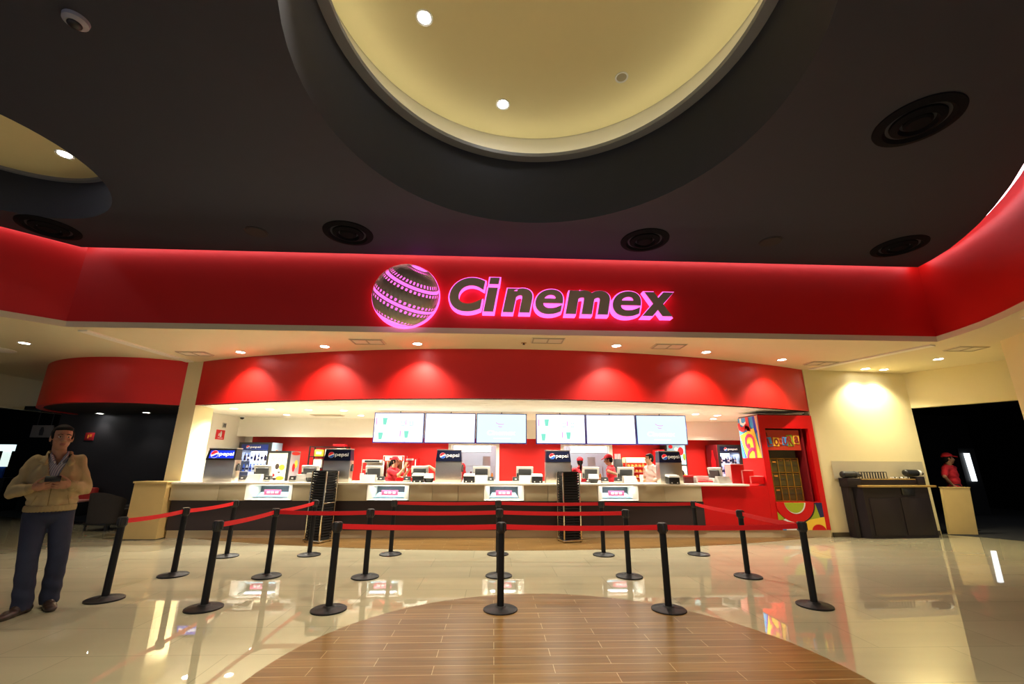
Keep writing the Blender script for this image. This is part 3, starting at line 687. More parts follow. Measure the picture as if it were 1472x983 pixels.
# ------------------------------------------------------------------ soda machines
def wavy(r, n=20):
    """red upper and blue lower segments of the round soda mark"""
    def wave(x): return 0.22*r*math.sin(x/r*2.2)+0.10*x
    xs_ = [-r*0.93+1.86*r*i/n for i in range(n+1)]
    topa = [(x, math.sqrt(max(0, r*r*0.92-x*x))) for x in xs_]; bota = [(x, -math.sqrt(max(0, r*r*0.92-x*x))) for x in xs_]
    red = [(x, max(wave(x)+0.10*r, -9)) for x in xs_]; blue = [(x, wave(x)-0.26*r) for x in xs_]
    R_ = [(red[i], topa[i]) for i in range(n+1) if topa[i][1] > red[i][1]]
    B_ = [(bota[i], blue[i]) for i in range(n+1) if blue[i][1] > bota[i][1]]
    return R_, B_
def mark(parent, c, r, u, v, depth=0.004, lit=False, name='logo_globe'):
    b = B(); flat(b, [(r*math.cos(2*PI*i/32), r*math.sin(2*PI*i/32)) for i in range(32)], c, u, v, depth); g = obj(name, b, PWHITEL if lit else PWHITE, parent)
    R_, B_ = wavy(r)
    for pairs, m, nm in ((R_, PREDL if lit else PRED, 'red_segment'), (B_, BLUEL if lit else PBLUE, 'blue_segment')):
        b = B()
        for (p, q), (p2, q2) in zip(pairs, pairs[1:]): flat(b, [p, p2, q2, q], c, u, v, depth*0.5, depth)
        if parent.parent is None: o = obj(nm, b, m, g)
        else: o = obj(nm, b, m, parent)
def soda(x0, x1, label, lit=False):
    cx = (x0+x1)/2; w = (x1-x0)/2; y0 = 9.66; t = thing('soda_machine', label, 'drink machine', (cx, y0+0.25, 1.07), 0, 'steel drink machines on the counter')
    z = 1.07
    b = B(); box(b, cx-w, cx+w, y0, y0+0.24, z, z+0.44, 0.008); obj('steel_body', b, STEEL, t)
    b = B(); hexa(b, [(cx-w, y0-0.012, z+0.44), (cx+w, y0-0.012, z+0.44), (cx+w, y0+0.24, z+0.44), (cx-w, y0+0.24, z+0.44)], [(cx-w+0.02, y0+0.03, z+0.665), (cx+w-0.02, y0+0.03, z+0.665), (cx+w-0.02, y0+0.24, z+0.665), (cx-w+0.02, y0+0.24, z+0.665)])
    hd = obj('header', b, BLUEB if not lit else BLK, t)
    b = B(); box(b, cx-w+0.01, cx+w-0.01, y0+0.025, y0+0.25, z+0.665, z+0.685, 0.004); obj('top_cover', b, STEEL, t)
    v = Vector((0, 0.042, 0.225)).normalized(); og = Vector((cx-w, y0-0.012, z+0.44))
    if lit:
        b = B(); flat(b, [(0.05, 0.035), (2*w-0.04, 0.035), (2*w-0.05, 0.195), (0.06, 0.195)], og, (1, 0, 0), v, 0.003); obj('lit_face', b, BLUEL, hd)
    c = og+Vector((1, 0, 0))*(w*0.52)+v*0.115+Vector((1, 0, 0)).cross(v)*0.004
    R0 = 0.062 if not lit else 0.078
    mark(hd, c, R0, (1, 0, 0), v, 0.003, lit)
    b = B(); place_text(b, 'pepsi', c+Vector((1, 0, 0))*(R0+0.02)-v*0.05, (1, 0, 0), v, w*0.98, 0.095, 0.004, 0.012 if lit else 0.0); obj('lettering', b, PWHITEL if lit else PWHITE, hd)
    b = B(); box(b, cx+w, cx+w+0.03, y0+0.08, y0+0.18, z+0.22, z+0.34, 0.006); cyl(b, (cx+w+0.02, y0+0.13, z+0.37), (cx+w+0.02, y0+0.13, z+0.30), 0.018); obj('side_valve', b, GRYD, t)
    b = B()
    for k in (-0.35, 0, 0.35): cyl(b, (cx+w*k, y0+0.27, z+0.40), (cx+w*k, y0+0.27, z+0.30), 0.02); 
    box(b, cx-w*0.8, cx+w*0.8, y0+0.24, y0+0.29, z+0.36, z+0.44); obj('nozzles', b, BLK, t)
    b = B(); box(b, cx-w*0.9, cx+w*0.9, y0+0.24, y0+0.36, z, z+0.035, 0.004); obj('drip_tray', b, GRYD, t)
for x0, x1, lab, lit in ((-6.02, -5.42, 'steel drink machine with a lit blue header at the left end of the counter', True), (-3.59, -3.03, 'steel drink machine with a dark header behind the left tray tower', False),
                         (-1.23, -0.68, 'steel drink machine with a dark header under the second menu screen', False), (1.13, 1.68, 'steel drink machine with a dark header behind the right tray tower', False), (3.62, 4.12, 'steel drink machine with a dark header in front of the man in pink', False)):
    soda(x0, x1, lab, lit)

# ------------------------------------------------------------------ tills and counter gadgets
CT = 1.07
def till(cx, y, label, rz=0.0, w=0.38):
    t = thing('till_monitor', label, 'till screen', (cx, y, CT), rz, 'till screens on the counter')
    R = Matrix.Translation((cx, y, CT)) @ Matrix.Rotation(rz, 4, 'Z')
    b = B(); box(b, -0.12, 0.12, -0.09, 0.09, 0, 0.02, 0.005, R); box(b, -0.05, 0.05, -0.03, 0.03, 0.02, 0.16, 0.008, R); obj('stand', b, GRYD, t)
    T = R @ Matrix.Translation((0, 0, 0.205)) @ Matrix.Rotation(math.radians(14), 4, 'X')
    b = B(); box(b, -w/2, w/2, -0.012, 0.035, -0.13, 0.13, 0.012, T); obj('screen_case', b, GRYL, t)
    b = B(); box(b, -w/2+0.05, w/2-0.05, -0.05, -0.008, -0.115, 0.085, 0.012, T); box(b, -w/2+0.005, -w/2+0.04, -0.03, -0.005, -0.11, -0.01, 0.006, T); obj('rear_housing', b, GRYD, t)
    b = B(); box(b, -w/2+0.02, w/2-0.02, 0.034, 0.038, -0.11, 0.11, 0, T); obj('screen', b, SCRC, t)
    return t
tl = [(-5.04, 10.12, 'till screen at the left, in front of the ice cream freezer'), (-4.02, 10.12, 'till screen just left of the second drink machine'), (-2.63, 10.12, 'till screen left of the cashier in red cap'),
      (-1.63, 10.14, 'till screen just right of the cashier in red cap'), (-0.26, 10.12, 'till screen in front of the left kitchen hatch'), (0.71, 10.12, 'till screen in front of the bare red wall in the middle'),
      (2.20, 10.12, 'till screen in front of the right kitchen hatch'), (3.00, 10.12, 'till screen in front of the bun shelf')]
for i, (x, y, lab) in enumerate(tl): till(x, y, lab)
till(5.03, 10.05, 'tilted till screen turned sideways by the red step display', math.radians(-55), 0.32)
def printer(cx, y, label, style=0):
    t = thing('receipt_printer', label, 'receipt printer', (cx, y, CT), 0, 'receipt printers on the counter')
    b = B(); box(b, cx-0.115, cx+0.115, y-0.10, y+0.12, CT, CT+0.155, 0.012); obj('body', b, BLK, t)
    b = B(); hexa(b, [(cx-0.118, y-0.105, CT+0.135), (cx+0.118, y-0.105, CT+0.135), (cx+0.118, y+0.122, CT+0.155), (cx-0.118, y+0.122, CT+0.155)], [(cx-0.11, y-0.08, CT+0.175), (cx+0.11, y-0.08, CT+0.175), (cx+0.11, y+0.11, CT+0.19), (cx-0.11, y+0.11, CT+0.19)]); obj('lid', b, WPL, t)
    b = B(); cyl(b, (cx-0.06, y-0.112, CT+0.025), (cx-0.06, y-0.098, CT+0.025), 0.012); cyl(b, (cx+0.06, y-0.112, CT+0.025), (cx+0.06, y-0.098, CT+0.025), 0.012); obj('buttons', b, WPL, t)
    return t
pr = [(-1.60, 'receipt printer in front of the till right of the cashier in red cap'), (-0.51, 'receipt printer right of the central drink machine'), (0.95, 'receipt printer left of the fourth drink machine'),
      (3.84, 'receipt printer in front of the last drink machine')]
p0_ = printer(pr[0][0], 9.78, pr[0][1])
for x, lab in pr[1:]: dup(p0_, (x, 9.78 if x < 3.5 else 9.555, CT), None, lab)
def small_printer(cx, y, label):
    t = thing('receipt_printer', label, 'receipt printer', (cx, y, CT), 0, 'rounded printers on the counter')
    b = B(); lathe(b, [(0, 0), (0.075, 0), (0.10, 0.05), (0.105, 0.09), (0, 0.09)], (cx, y, CT), 20); obj('body', b, BLK, t)
    b = B(); hexa(b, [(cx-0.10, y-0.09, CT+0.09), (cx+0.10, y-0.09, CT+0.09), (cx+0.10, y+0.09, CT+0.09), (cx-0.10, y+0.09, CT+0.09)], [(cx-0.085, y-0.04, CT+0.185), (cx+0.085, y-0.04, CT+0.185), (cx+0.09, y+0.09, CT+0.185), (cx-0.09, y+0.09, CT+0.185)]); obj('lid', b, WPL, t)
    return t
s0 = small_printer(-1.37, 9.78, 'round-bodied printer just left of the central drink machine')
dup(s0, (2.19, 9.80, CT), None, 'round-bodied printer in front of the till by the right kitchen hatch'); dup(s0, (-3.86, 9.80, CT), None, 'round-bodied printer left of the second drink machine')
def keypad(cx, y, label):
    t = thing('keyboard', label, 'till keyboard', (cx, y, CT), 0, 'pale sloping keyboards on the counter')
    b = B(); hexa(b, [(cx-0.15, y-0.11, CT), (cx+0.15, y-0.11, CT), (cx+0.15, y+0.08, CT), (cx-0.15, y+0.08, CT)], [(cx-0.135, y-0.02, CT+0.15), (cx+0.135, y-0.02, CT+0.15), (cx+0.135, y+0.08, CT+0.15), (cx-0.135, y+0.08, CT+0.15)]); obj('case', b, GRYL, t)
    b = B()
    for i in range(6):
        for j in range(3): box(b, cx-0.11+i*0.038, cx-0.082+i*0.038, y+0.075, y+0.088, CT+0.03+j*0.035, CT+0.055+j*0.035)
    obj('keys', b, GRYD, t)
    return t
kp = [(-5.06, 'pale keyboard unit beside the left till'), (-4.06, 'pale keyboard unit left of the second drink machine'), (-2.66, 'pale keyboard unit left of the cashier in red cap'), (-0.255, 'pale keyboard unit in front of the left kitchen hatch'), (0.71, 'pale keyboard unit in the middle of the counter'), (3.0, 'pale keyboard unit in front of the bun shelf'), (5.10, 'pale keyboard unit beside the red step display')]
k0 = keypad(kp[0][0], 9.86, kp[0][1])
for x, lab in kp[1:]: dup(k0, (x, 9.86, CT), None, lab)
def cardbox(cx, y, label):
    t = thing('card_terminal', label, 'card terminal', (cx, y, CT), 0, 'small dark card terminals on the counter')
    b = B(); box(b, cx-0.075, cx+0.075, y-0.06, y+0.08, CT, CT+0.04, 0.006); obj('base', b, GRYL, t)
    b = B(); hexa(b, [(cx-0.07, y-0.055, CT+0.04), (cx+0.07, y-0.055, CT+0.04), (cx+0.07, y+0.07, CT+0.04), (cx-0.07, y+0.07, CT+0.04)], [(cx-0.062, y-0.035, CT+0.12), (cx+0.062, y-0.035, CT+0.12), (cx+0.062, y+0.06, CT+0.12), (cx-0.062, y+0.06, CT+0.12)]); obj('body', b, GRYD, t)
    b = B(); box(b, cx-0.02, cx+0.02, y-0.056, y-0.045, CT+0.065, CT+0.085); obj('light', b, PWHITE, t)
    return t
cb = [(-5.28, 'black card terminal beside the lit drink machine'), (-4.77, 'dark card terminal right of the left till'), (-4.24, 'dark card terminal between the two left tills'), (-2.39, 'dark card terminal in front of the cashier in red cap, at her left'), (-1.84, 'dark card terminal in front of the cashier in red cap, at her right'),
      (-0.05, 'dark card terminal right of the keyboard by the left hatch'), (0.49, 'dark card terminal left of the middle keyboard'), (2.44, 'dark card terminal between the two right tills, nearer the hatch'), (2.73, 'dark card terminal between the two right tills, nearer the bun shelf')]
c0_ = cardbox(cb[0][0], 9.82, cb[0][1])
for x, lab in cb[1:]: dup(c0_, (x, 9.82, CT), None, lab)
def cupstack(cx, y, n, label, h=0.19):
    t = thing('cup_stack', label, 'paper cups', (cx, y, CT), 0, 'stacks of white paper cups')
    for i in range(n):
        b = B(); z = CT+i*0.022
        lathe(b, [(0, z-CT), (0.028, z-CT), (0.041, z-CT+0.11), (0.043, z-CT+0.112), (0.038, z-CT+0.11), (0.026, z-CT+0.006), (0, z-CT+0.006)], (cx, y, CT), 16); obj('cup', b, PWHITE, t)
cupstack(-2.83, 9.9, 4, 'stack of white paper cups left of the cashier in red cap'); cupstack(1.90, 9.9, 5, 'stack of white paper cups right of the right tray tower'); cupstack(3.28, 9.9, 4, 'stack of white paper cups in front of the man in pink')
t = thing('paper_tray', 'pale open paper tray on the counter right of the last drink machine', 'paper tray', (4.72, 9.98, CT))
b = B(); box(b, 4.50, 4.92, 9.85, 10.12, CT, CT+0.02, 0.004); box(b, 4.50, 4.52, 9.85, 10.12, CT+0.02, CT+0.13, 0.004); box(b, 4.90, 4.92, 9.85, 10.12, CT+0.02, CT+0.11, 0.004); box(b, 4.52, 4.90, 10.10, 10.12, CT+0.02, CT+0.15, 0.004); obj('tray', b, WPL, t)
b = B(); box(b, 4.54, 4.88, 9.88, 10.09, CT+0.02, CT+0.05, 0.004); obj('red_packets', b, PRED, t)
t = thing('menu_box', 'dark red carton beside the last drink machine', 'carton', (4.36, 10.0, CT))
b = B(); box(b, 4.26, 4.46, 9.92, 10.08, CT, CT+0.16, 0.004); obj('carton', b, PMAR, t)
b = B(); box(b, 4.255, 4.465, 9.915, 10.085, CT+0.13, CT+0.165, 0.004); obj('carton_lid', b, PRED, t)
# red step display
t = thing('step_display', 'red stepped display stand on the right end of the counter', 'display stand', (5.62, 9.85, CT))
STEPF = M('pale_red_acrylic', (0.95, 0.34, 0.32), 0.3, var=0.05)
for (x0, x1, z1, y0) in ((5.28, 5.56, CT+0.40, 9.80), (5.50, 5.74, CT+0.27, 9.74), (5.64, 5.92, CT+0.15, 9.68)):
    b = B(); box(b, x0, x1, y0, y0+0.28, CT, z1, 0.004); s_ = obj('step', b, REDG, t)
    b = B(); box(b, x0-0.004, x0+0.002, y0+0.01, y0+0.27, CT+0.002, z1-0.004); obj('side_sheet', b, STEPF, s_)
    b = B(); box(b, x0-0.004, x1+0.004, y0-0.004, y0+0.28, z1, z1+0.012, 0.003); obj('tread', b, STEPF, s_)

# ------------------------------------------------------------------ tray towers
def tower(cx, y, rz, label, where):
    R = Matrix.Translation((cx, y, 0)) @ Matrix.Rotation(rz, 4, 'Z')
    t = thing('tray_tower', label, 'tray rack', (cx, y, 0), rz, 'chrome tray towers in front of the counter')
    w, d = 0.165, 0.14
    b = B(); box(b, -w-0.045, w+0.045, -d-0.04, d+0.04, 0.02, 0.055, 0.008, R)
    obj('base_plate', b, CHROME, t)
    b = B()
    for sx in (-1, 1):
        for sy in (-1, 1): cyl(b, R @ Vector((sx*0.17, sy*0.14, 0)), R @ Vector((sx*0.17, sy*0.14, 0.02)), 0.022)
    obj('feet', b, BLK, t)
    for sx in (-1, 1):
        for sy in (-1, 1):
            b = B(); box(b, sx*(w+0.012)-0.012, sx*(w+0.012)+0.012, sy*(d+0.012)-0.012, sy*(d+0.012)+0.012, 0.055, 1.30, 0.003, R); obj('upright', b, CHROME, t)
    b = B()
    for sx in (-1, 1): box(b, sx*(w+0.012)-0.008, sx*(w+0.012)+0.008, -d, d, 0.70, 0.72, 0.002, R)
    box(b, -w, w, d+0.004, d+0.018, 0.70, 0.72, 0.002, R); obj('cross_bars', b, CHROME, t)
    first = None; N = 26
    for i in range(N):
        z = 0.058+i*0.0485
        lab = 'black plastic tray, %s from the top of the %s tray tower' % (ORD[N-1-i], where)
        if first is None:
            b = B(); T = R @ Matrix.Translation((0, 0, 0))
            lo = [(-w+0.012, -d+0.012), (w-0.012, -d+0.012), (w-0.012, d-0.012), (-w+0.012, d-0.012)]; hi = [(-w+0.001, -d-0.006), (w-0.001, -d-0.006), (w-0.001, d+0.0), (-w+0.001, d+0.0)]
            vs = hexa(b, [(*p, 0) for p in lo], [(*p, 0.044) for p in hi])
            top = [f for f in b.faces if all(v.co.z > 0.035 for v in f.verts)][0]
            r_ = bmesh.ops.inset_individual(b, faces=[top], thickness=0.014); bmesh.ops.translate(b, verts=list(top.verts), vec=(0, 0, -0.028))
            first = obj('serving_tray', b, BLKM, None); first.matrix_basis = R @ Matrix.Translation((0, 0, z))
            first.location = (cx, y, z); first.rotation_euler = (0, 0, rz); tag(first, lab, 'tray', 'trays in the %s tower' % where)
        else:
            c = first.copy(); COL.objects.link(c); c.location = (cx, y, z); c['label'] = lab
tower(-3.35, 9.20, math.radians(-24), 'chrome tower full of black trays in front of the second drink machine', 'left')
tower(1.53, 9.20, math.radians(14), 'chrome tower full of black trays in front of the fourth drink machine', 'right')

# ------------------------------------------------------------------ menu screens
def screen(x0, x1, z0, z1, y, kind, label):
    cx = (x0+x1)/2; t = thing('menu_screen', label, 'menu screen', (cx, y, z0), 0, 'lit menu screens over the counter')
    b = B(); box(b, x0, x1, y, y+0.07, z0, z1, 0.006); obj('bezel', b, SCRB, t)
    b = B(); box(b, x0+0.02, x1-0.02, y-0.004, y+0.004, z0+0.022, z1-0.018); p = obj('display', b, SCRC if kind == 2 else SCRW, t)
    b = B(); cyl(b, (cx, y+0.085, z1-0.05), (cx, y+0.085, 2.668), 0.009); box(b, cx-0.12, cx+0.12, y+0.07, y+0.10, z0+0.2, z1-0.1); obj('ceiling_mount', b, BLK, t)
    og = Vector((x0, y-0.004, z0)); U, V = (1, 0, 0), (0, 0, 1)
    def fr(b, x, z, w, h, k=0.012):
        for q in ((x, z, w, k), (x, z+h-k, w, k), (x, z, k, h), (x+w-k, z, k, h)): flat(b, [(q[0], q[1]), (q[0]+q[2], q[1]), (q[0]+q[2], q[1]+q[3]), (q[0], q[1]+q[3])], og, U, V, 0.002)
    if kind == 0:
        for x, z in ((0.20, 0.42), (0.12, 0.08), (0.72, 0.12)):
            b = B(); flat(b, [(x+0.02, z), (x+0.09, z), (x+0.115, z+0.16), (x, z+0.16)], og, U, V, 0.002); obj('green_cup', b, SCRG, p)
        for x in (0.64, 0.84): b = B(); fr(b, x, 0.40, 0.08, 0.10); obj('green_frame', b, SCRG, p)
        for x, z, w_, h_ in ((0.05, 0.42, 0.025, 0.16), (0.62, 0.15, 0.025, 0.13), (0.745, 0.42, 0.02, 0.12)): b = B(); flat(b, [(x, z), (x+w_, z), (x+w_, z+h_), (x, z+h_)], og, U, V, 0.002); obj('pink_straw', b, SCRP, p)
        b = B(); ribbon(b, [(0.66, 0.07), (0.74, 0.03), (0.84, 0.10)], 0.012, og, U, V, 0.002); obj('pink_swoosh', b, SCRP, p)
    elif kind == 1:
        b = B()
        for k, (x, w_) in enumerate(((0.60, 0.018), (0.645, 0.012), (0.79, 0.03), (0.86, 0.03), (0.97, 0.03))): flat(b, [(x, 0.44), (x+w_, 0.44), (x+w_, 0.50), (x, 0.50)], og, U, V, 0.002)
        obj('faint_writing', b, M('screen_faint_%d' % len(bpy.data.materials), (0.9, 0.8, 0.9), 0.2, emit=(0.96, 0.82, 0.93), estr=0.52), p)
    else:
        b = B()
        for zc, a0, a1, r_ in ((0.52, 200, 300, 0.14), (0.44, 220, 290, 0.10)): ribbon(b, [(0.60+r_*math.cos(math.radians(a)), zc+r_*0.5*math.sin(math.radians(a))) for a in range(a0, a1, 12)], 0.016, og, U, V, 0.002)
        obj('globe_arcs', b, SCRP, p)
        b = B(); place_text(b, 'Cinemex', og+Vector((0.26, 0, 0.20)), U, V, 0.68, 0.11, 0.003, 0.03, 0.1); ribbon(b, [(0.42, 0.12), (0.82, 0.12)], 0.02, og, U, V, 0.002); obj('white_writing', b, SCRW, p)
sx = [(-2.835, -1.655, 0), (-1.635, -0.435, 1), (-0.42, 0.785, 2), (1.01, 2.20, 0), (2.215, 3.42, 1), (3.44, 4.68, 2)]
sn = ['first from the left, with small green cups', 'second from the left, nearly blank white', 'third from left, pale cyan', 'fourth from the left, with small green cups', 'fifth from the left, nearly blank white', 'sixth from left, pale cyan']
for (x0, x1, k), lab in zip(sx, sn): screen(x0, x1, 1.915, 2.62, 10.5, k, 'wide lit menu screen over the counter, '+lab)
# ------------------------------------------------------------------ back bar
t = thing('back_counter', 'white back counter along the red wall behind the tills', 'counter', (0, 12.6, 0))
b = B(); box(b, -4.95, 5.55, 12.3, 12.92, 0.94, 0.98, 0.005); obj('worktop', b, TOPW, t)
b = B(); box(b, -4.95, 5.55, 12.36, 12.92, 0, 0.94); obj('cabinet_base', b, FASC, t)
def bottles(root_label, xs_, y, z, mats, side):
    proto = {}
    for i, x in enumerate(xs_):
        m = mats[i % len(mats)]; lab = 'small lit bottle, %s from the left on the %s' % (ORD[i], root_label)
        if m.name in proto: dup(proto[m.name], (x, y, z), None, lab); continue
        o = thing('drink_bottle', lab, 'bottle', (x, y, z), 0, 'bottles in the %s fridge' % side)
        b = B(); lathe(b, [(0, 0), (0.028, 0), (0.030, 0.02), (0.030, 0.11), (0.014, 0.15), (0.012, 0.175), (0, 0.175)], (x, y, z), 12); obj('bottle_body', b, m, o)
        b = B(); lathe(b, [(0, 0.172), (0.015, 0.172), (0.015, 0.192), (0, 0.192)], (x, y, z), 12); obj('bottle_cap', b, PBLUE, o)
        b = B(); lathe(b, [(0.0312, 0.045), (0.0312, 0.095)], (x, y, z), 12); obj('bottle_label', b, NAVY if m is not NAVY else PWHITE, o)
        proto[m.name] = o
COLA = M('dark_cola', (0.05, 0.02, 0.03), 0.2); WATER = M('pale_water_bottle', (0.75, 0.82, 0.92), 0.2); BLUEBT = M('blue_drink', (0.10, 0.2, 0.75), 0.2)
FRLIT = M('fridge_lit_back', (0.8, 0.85, 1), 0.4, emit=(0.55, 0.62, 1.0), estr=0.45)
def fridge(x0, x1, y, h, label, side, art):
    cx = (x0+x1)/2; d = 0.62; t = thing('drinks_fridge', label, 'drinks fridge', (cx, y+d/2, 0), 0)
    b = B()
    box(b, x0, x0+0.04, y+0.05, y+d, 0.1, h); box(b, x1-0.04, x1, y+0.05, y+d, 0.1, h); box(b, x0+0.04, x1-0.04, y+d-0.04, y+d, 0.1, h); box(b, x0, x1, y+0.05, y+d, 0.0, 0.14); box(b, x0+0.04, x1-0.04, y+0.05, y+d-0.04, h-0.05, h)
    obj('cabinet', b, GRYD, t)
    b = B(); box(b, x0+0.045, x1-0.045, y+d-0.06, y+d-0.045, 0.14, h-0.22); obj('lit_back', b, FRLIT, t)
    b = B(); w = 0.07
    box(b, x0, x0+w, y, y+0.05, 0.14, h); box(b, x1-w, x1, y, y+0.05, 0.14, h); box(b, x0+w, x1-w, y, y+0.05, 0.14, 0.22); box(b, x0+w, x1-w, y, y+0.05, h-0.05, h)
    dr = obj('door_frame', b, BLK, t)
    b = B(); box(b, x0+w, x1-w, y+0.02, y+0.026, 0.22, h-0.20); obj('glass_pane', b, GLASS, dr)
    b = B(); box(b, x1-w+0.012, x1-w+0.035, y-0.035, y-0.015, 0.9, 1.35, 0.006); obj('handle', b, GRYD, dr)
    b = B(); box(b, x0+w, x1-w, y+0.005, y+0.045, h-0.20, h-0.05); hd = obj('header', b, M('blue_fridge_header', (0.006, 0.02, 0.16), 0.3) if side == 'left' else BLUEB, t)
    c = Vector((x0+w+0.17, y+0.004, h-0.125)); mark(hd, c, 0.045, (1, 0, 0), (0, 0, 1), 0.002, False)
    b = B(); place_text(b, 'pepsi', c+Vector((0.065, 0, -0.035)), (1, 0, 0), (0, 0, 1), 0.26, 0.065, 0.003); obj('lettering', b, PWHITE, hd)
    for k, z in enumerate((0.62, 0.92, 1.22, 1.50)):
        b = B(); box(b, x0+0.05, x1-0.05, y+0.10, y+d-0.08, z-0.012, z); obj('shelf', b, STEELW, t)
        n = 8; xs_ = [x0+0.11+(x1-x0-0.22)*i/(n-1) for i in range(n)]
        if z > 0.9: bottles('%s shelf of the %s drinks fridge' % (('lowest', 'bottom', 'middle', 'top')[k], side), xs_, y+0.18, z, [(COLA, WATER), (COLA, WATER), (BLUEBT, WATER), (COLA, NAVY, WATER)][k], side)
    light('AREA', 'fridge_lamp', (cx, y+0.30, h-0.24), 9, (0.75, 0.82, 1.0), (cx, y+0.30, 0), shape='RECTANGLE', size=0.5, size_y=0.2)
    return t
t = fridge(-6.78, -5.94, 12.15, 1.97, 'tall drinks fridge with a lit blue header at the left of the back bar', 'left', None)
SKYG = M('pale_blue_gradient_print', (0.42, 0.62, 0.88), 0.35, var=0.25, scale=3)
b = B(); box(b, -5.938, -5.93, 12.2, 12.77, 0.14, 1.97); sd = obj('side_print', b, SKYG, t)
b = B(); og = (-5.93, 12.22, 0); 
flat(b, [(0.25+0.13*math.cos(a*PI/12), 1.66+0.13*math.sin(a*PI/12)) for a in range(24)], og, (0, 1, 0), (0, 0, 1), 0.002); obj('white_swirl', b, PWHITE, sd)
b = B(); flat(b, [(0.25+0.12*math.cos(a*PI/12), 1.68+0.10*math.sin(a*PI/12)) for a in range(13)], (-5.927, 12.22, 0), (0, 1, 0), (0, 0, 1), 0.002); obj('orange_swirl', b, PORG, sd)
b = B(); flat(b, [(0.0, 0.3), (0.55, 0.3), (0.55, 1.1), (0.0, 1.35)], og, (0, 1, 0), (0, 0, 1), 0.002); obj('blue_wave', b, PBLUE, sd)
t = fridge(6.22, 6.90, 12.15, 2.0, 'tall drinks fridge with a dark header at the right of the back bar', 'right', None)
b = B(); box(b, 6.20, 6.222, 12.15, 12.77, 0.14, 2.0); sd = obj('side_print', b, PMAR, t)
og = (6.20, 12.72, 0)
b = B(); flat(b, [(0.20, 1.25), (0.42, 1.25), (0.44, 1.55), (0.36, 1.72), (0.35, 1.85), (0.27, 1.85), (0.26, 1.72), (0.18, 1.55)], og, (0, -1, 0), (0, 0, 1), 0.002); obj('red_bottle_print', b, PRED, sd)
b = B(); flat(b, [(0.29+0.09*math.cos(a*PI/12), 1.28+0.09*math.sin(a*PI/12)) for a in range(24)], (6.198, 12.72, 0), (0, -1, 0), (0, 0, 1), 0.002); obj('white_spot', b, PWHITE, sd)
# ice cream freezer with a poster front
x0, x1, y0, h = -5.72, -5.14, 11.55, 1.74
t = thing('ice_cream_freezer', 'upright freezer with a black framed dessert poster, right of the left drinks fridge', 'freezer', (-5.43, 11.85, 0))
b = B(); box(b, x0, x1, y0+0.03, y0+0.6, 0.0, h, 0.01); obj('cabinet', b, GRYD, t)
b = B()
for a in ((x0, x0+0.05, 0.3, h), (x1-0.06, x1, 0.3, h), (x0+0.05, x1-0.06, 0.3, 0.36), (x0+0.05, x1-0.06, h-0.05, h)): box(b, a[0], a[1], y0, y0+0.03, a[2], a[3])
fr_ = obj('poster_frame', b, BLK, t)
b = B(); box(b, x0+0.05, x1-0.06, y0+0.012, y0+0.03, 0.36, h-0.05); ps = obj('poster', b, M('cream_poster', (0.82, 0.76, 0.58), 0.4, var=0.03), t)
og = (x0+0.05, y0+0.012, 0.36); U, V = (1, 0, 0), (0, 0, 1)
b = B(); place_text(b, 'delicias', Vector(og)+Vector((0.06, 0, 1.12)), U, V, 0.36, 0.14, 0.003, 0.005); obj('writing', b, M('grey_print', (0.25, 0.24, 0.30), 0.5), ps)
def blob(bm, cx, cy, rx, ry, og, U, V, lift=0.0, n=20): flat(bm, [(cx+rx*math.cos(2*PI*i/n), cy+ry*math.sin(2*PI*i/n)) for i in range(n)], og, U, V, 0.003, lift)
for cx, cy, rx, ry in ((0.36, 0.98, 0.07, 0.07), (0.10, 0.80, 0.09, 0.05), (0.34, 0.72, 0.10, 0.05)): b = B(); blob(b, cx, cy, rx, ry, og, U, V); obj('orange_dessert', b, PORG, ps)
for cx, cy, rx, ry in ((0.24, 1.0, 0.05, 0.07), (0.20, 0.70, 0.06, 0.03), (0.30, 0.86, 0.03, 0.02)): b = B(); blob(b, cx, cy, rx, ry, og, U, V); obj('dark_dessert', b, BROWN, ps)
for cx, cy, rx, ry in ((0.25, 0.45, 0.09, 0.12), (0.36, 0.50, 0.05, 0.09), (0.16, 0.79, 0.05, 0.04)): b = B(); blob(b, cx, cy, rx, ry, og, U, V, 0.002); obj('red_dessert', b, PRED, ps)
b = B(); box(b, x1, x1+0.008, y0+0.04, y0+0.58, 0.1, h-0.01); sd = obj('side_print', b, M('grey_violet_print', (0.40, 0.36, 0.42), 0.4, var=0.15, scale=3), t)
og = (x1+0.008, y0+0.06, 0)
for m, parts, nm in ((PRED, [(0.25, 1.68, 0.25, 0.045), (0.2, 1.33, 0.08, 0.10), (0.25, 1.08, 0.18, 0.04)], 'red_shape'), (PYEL, [(0.32, 1.42, 0.09, 0.10)], 'yellow_shape')):
    for q in parts: b = B(); blob(b, *q, og, (0, 1, 0), (0, 0, 1)); obj(nm, b, m, sd)
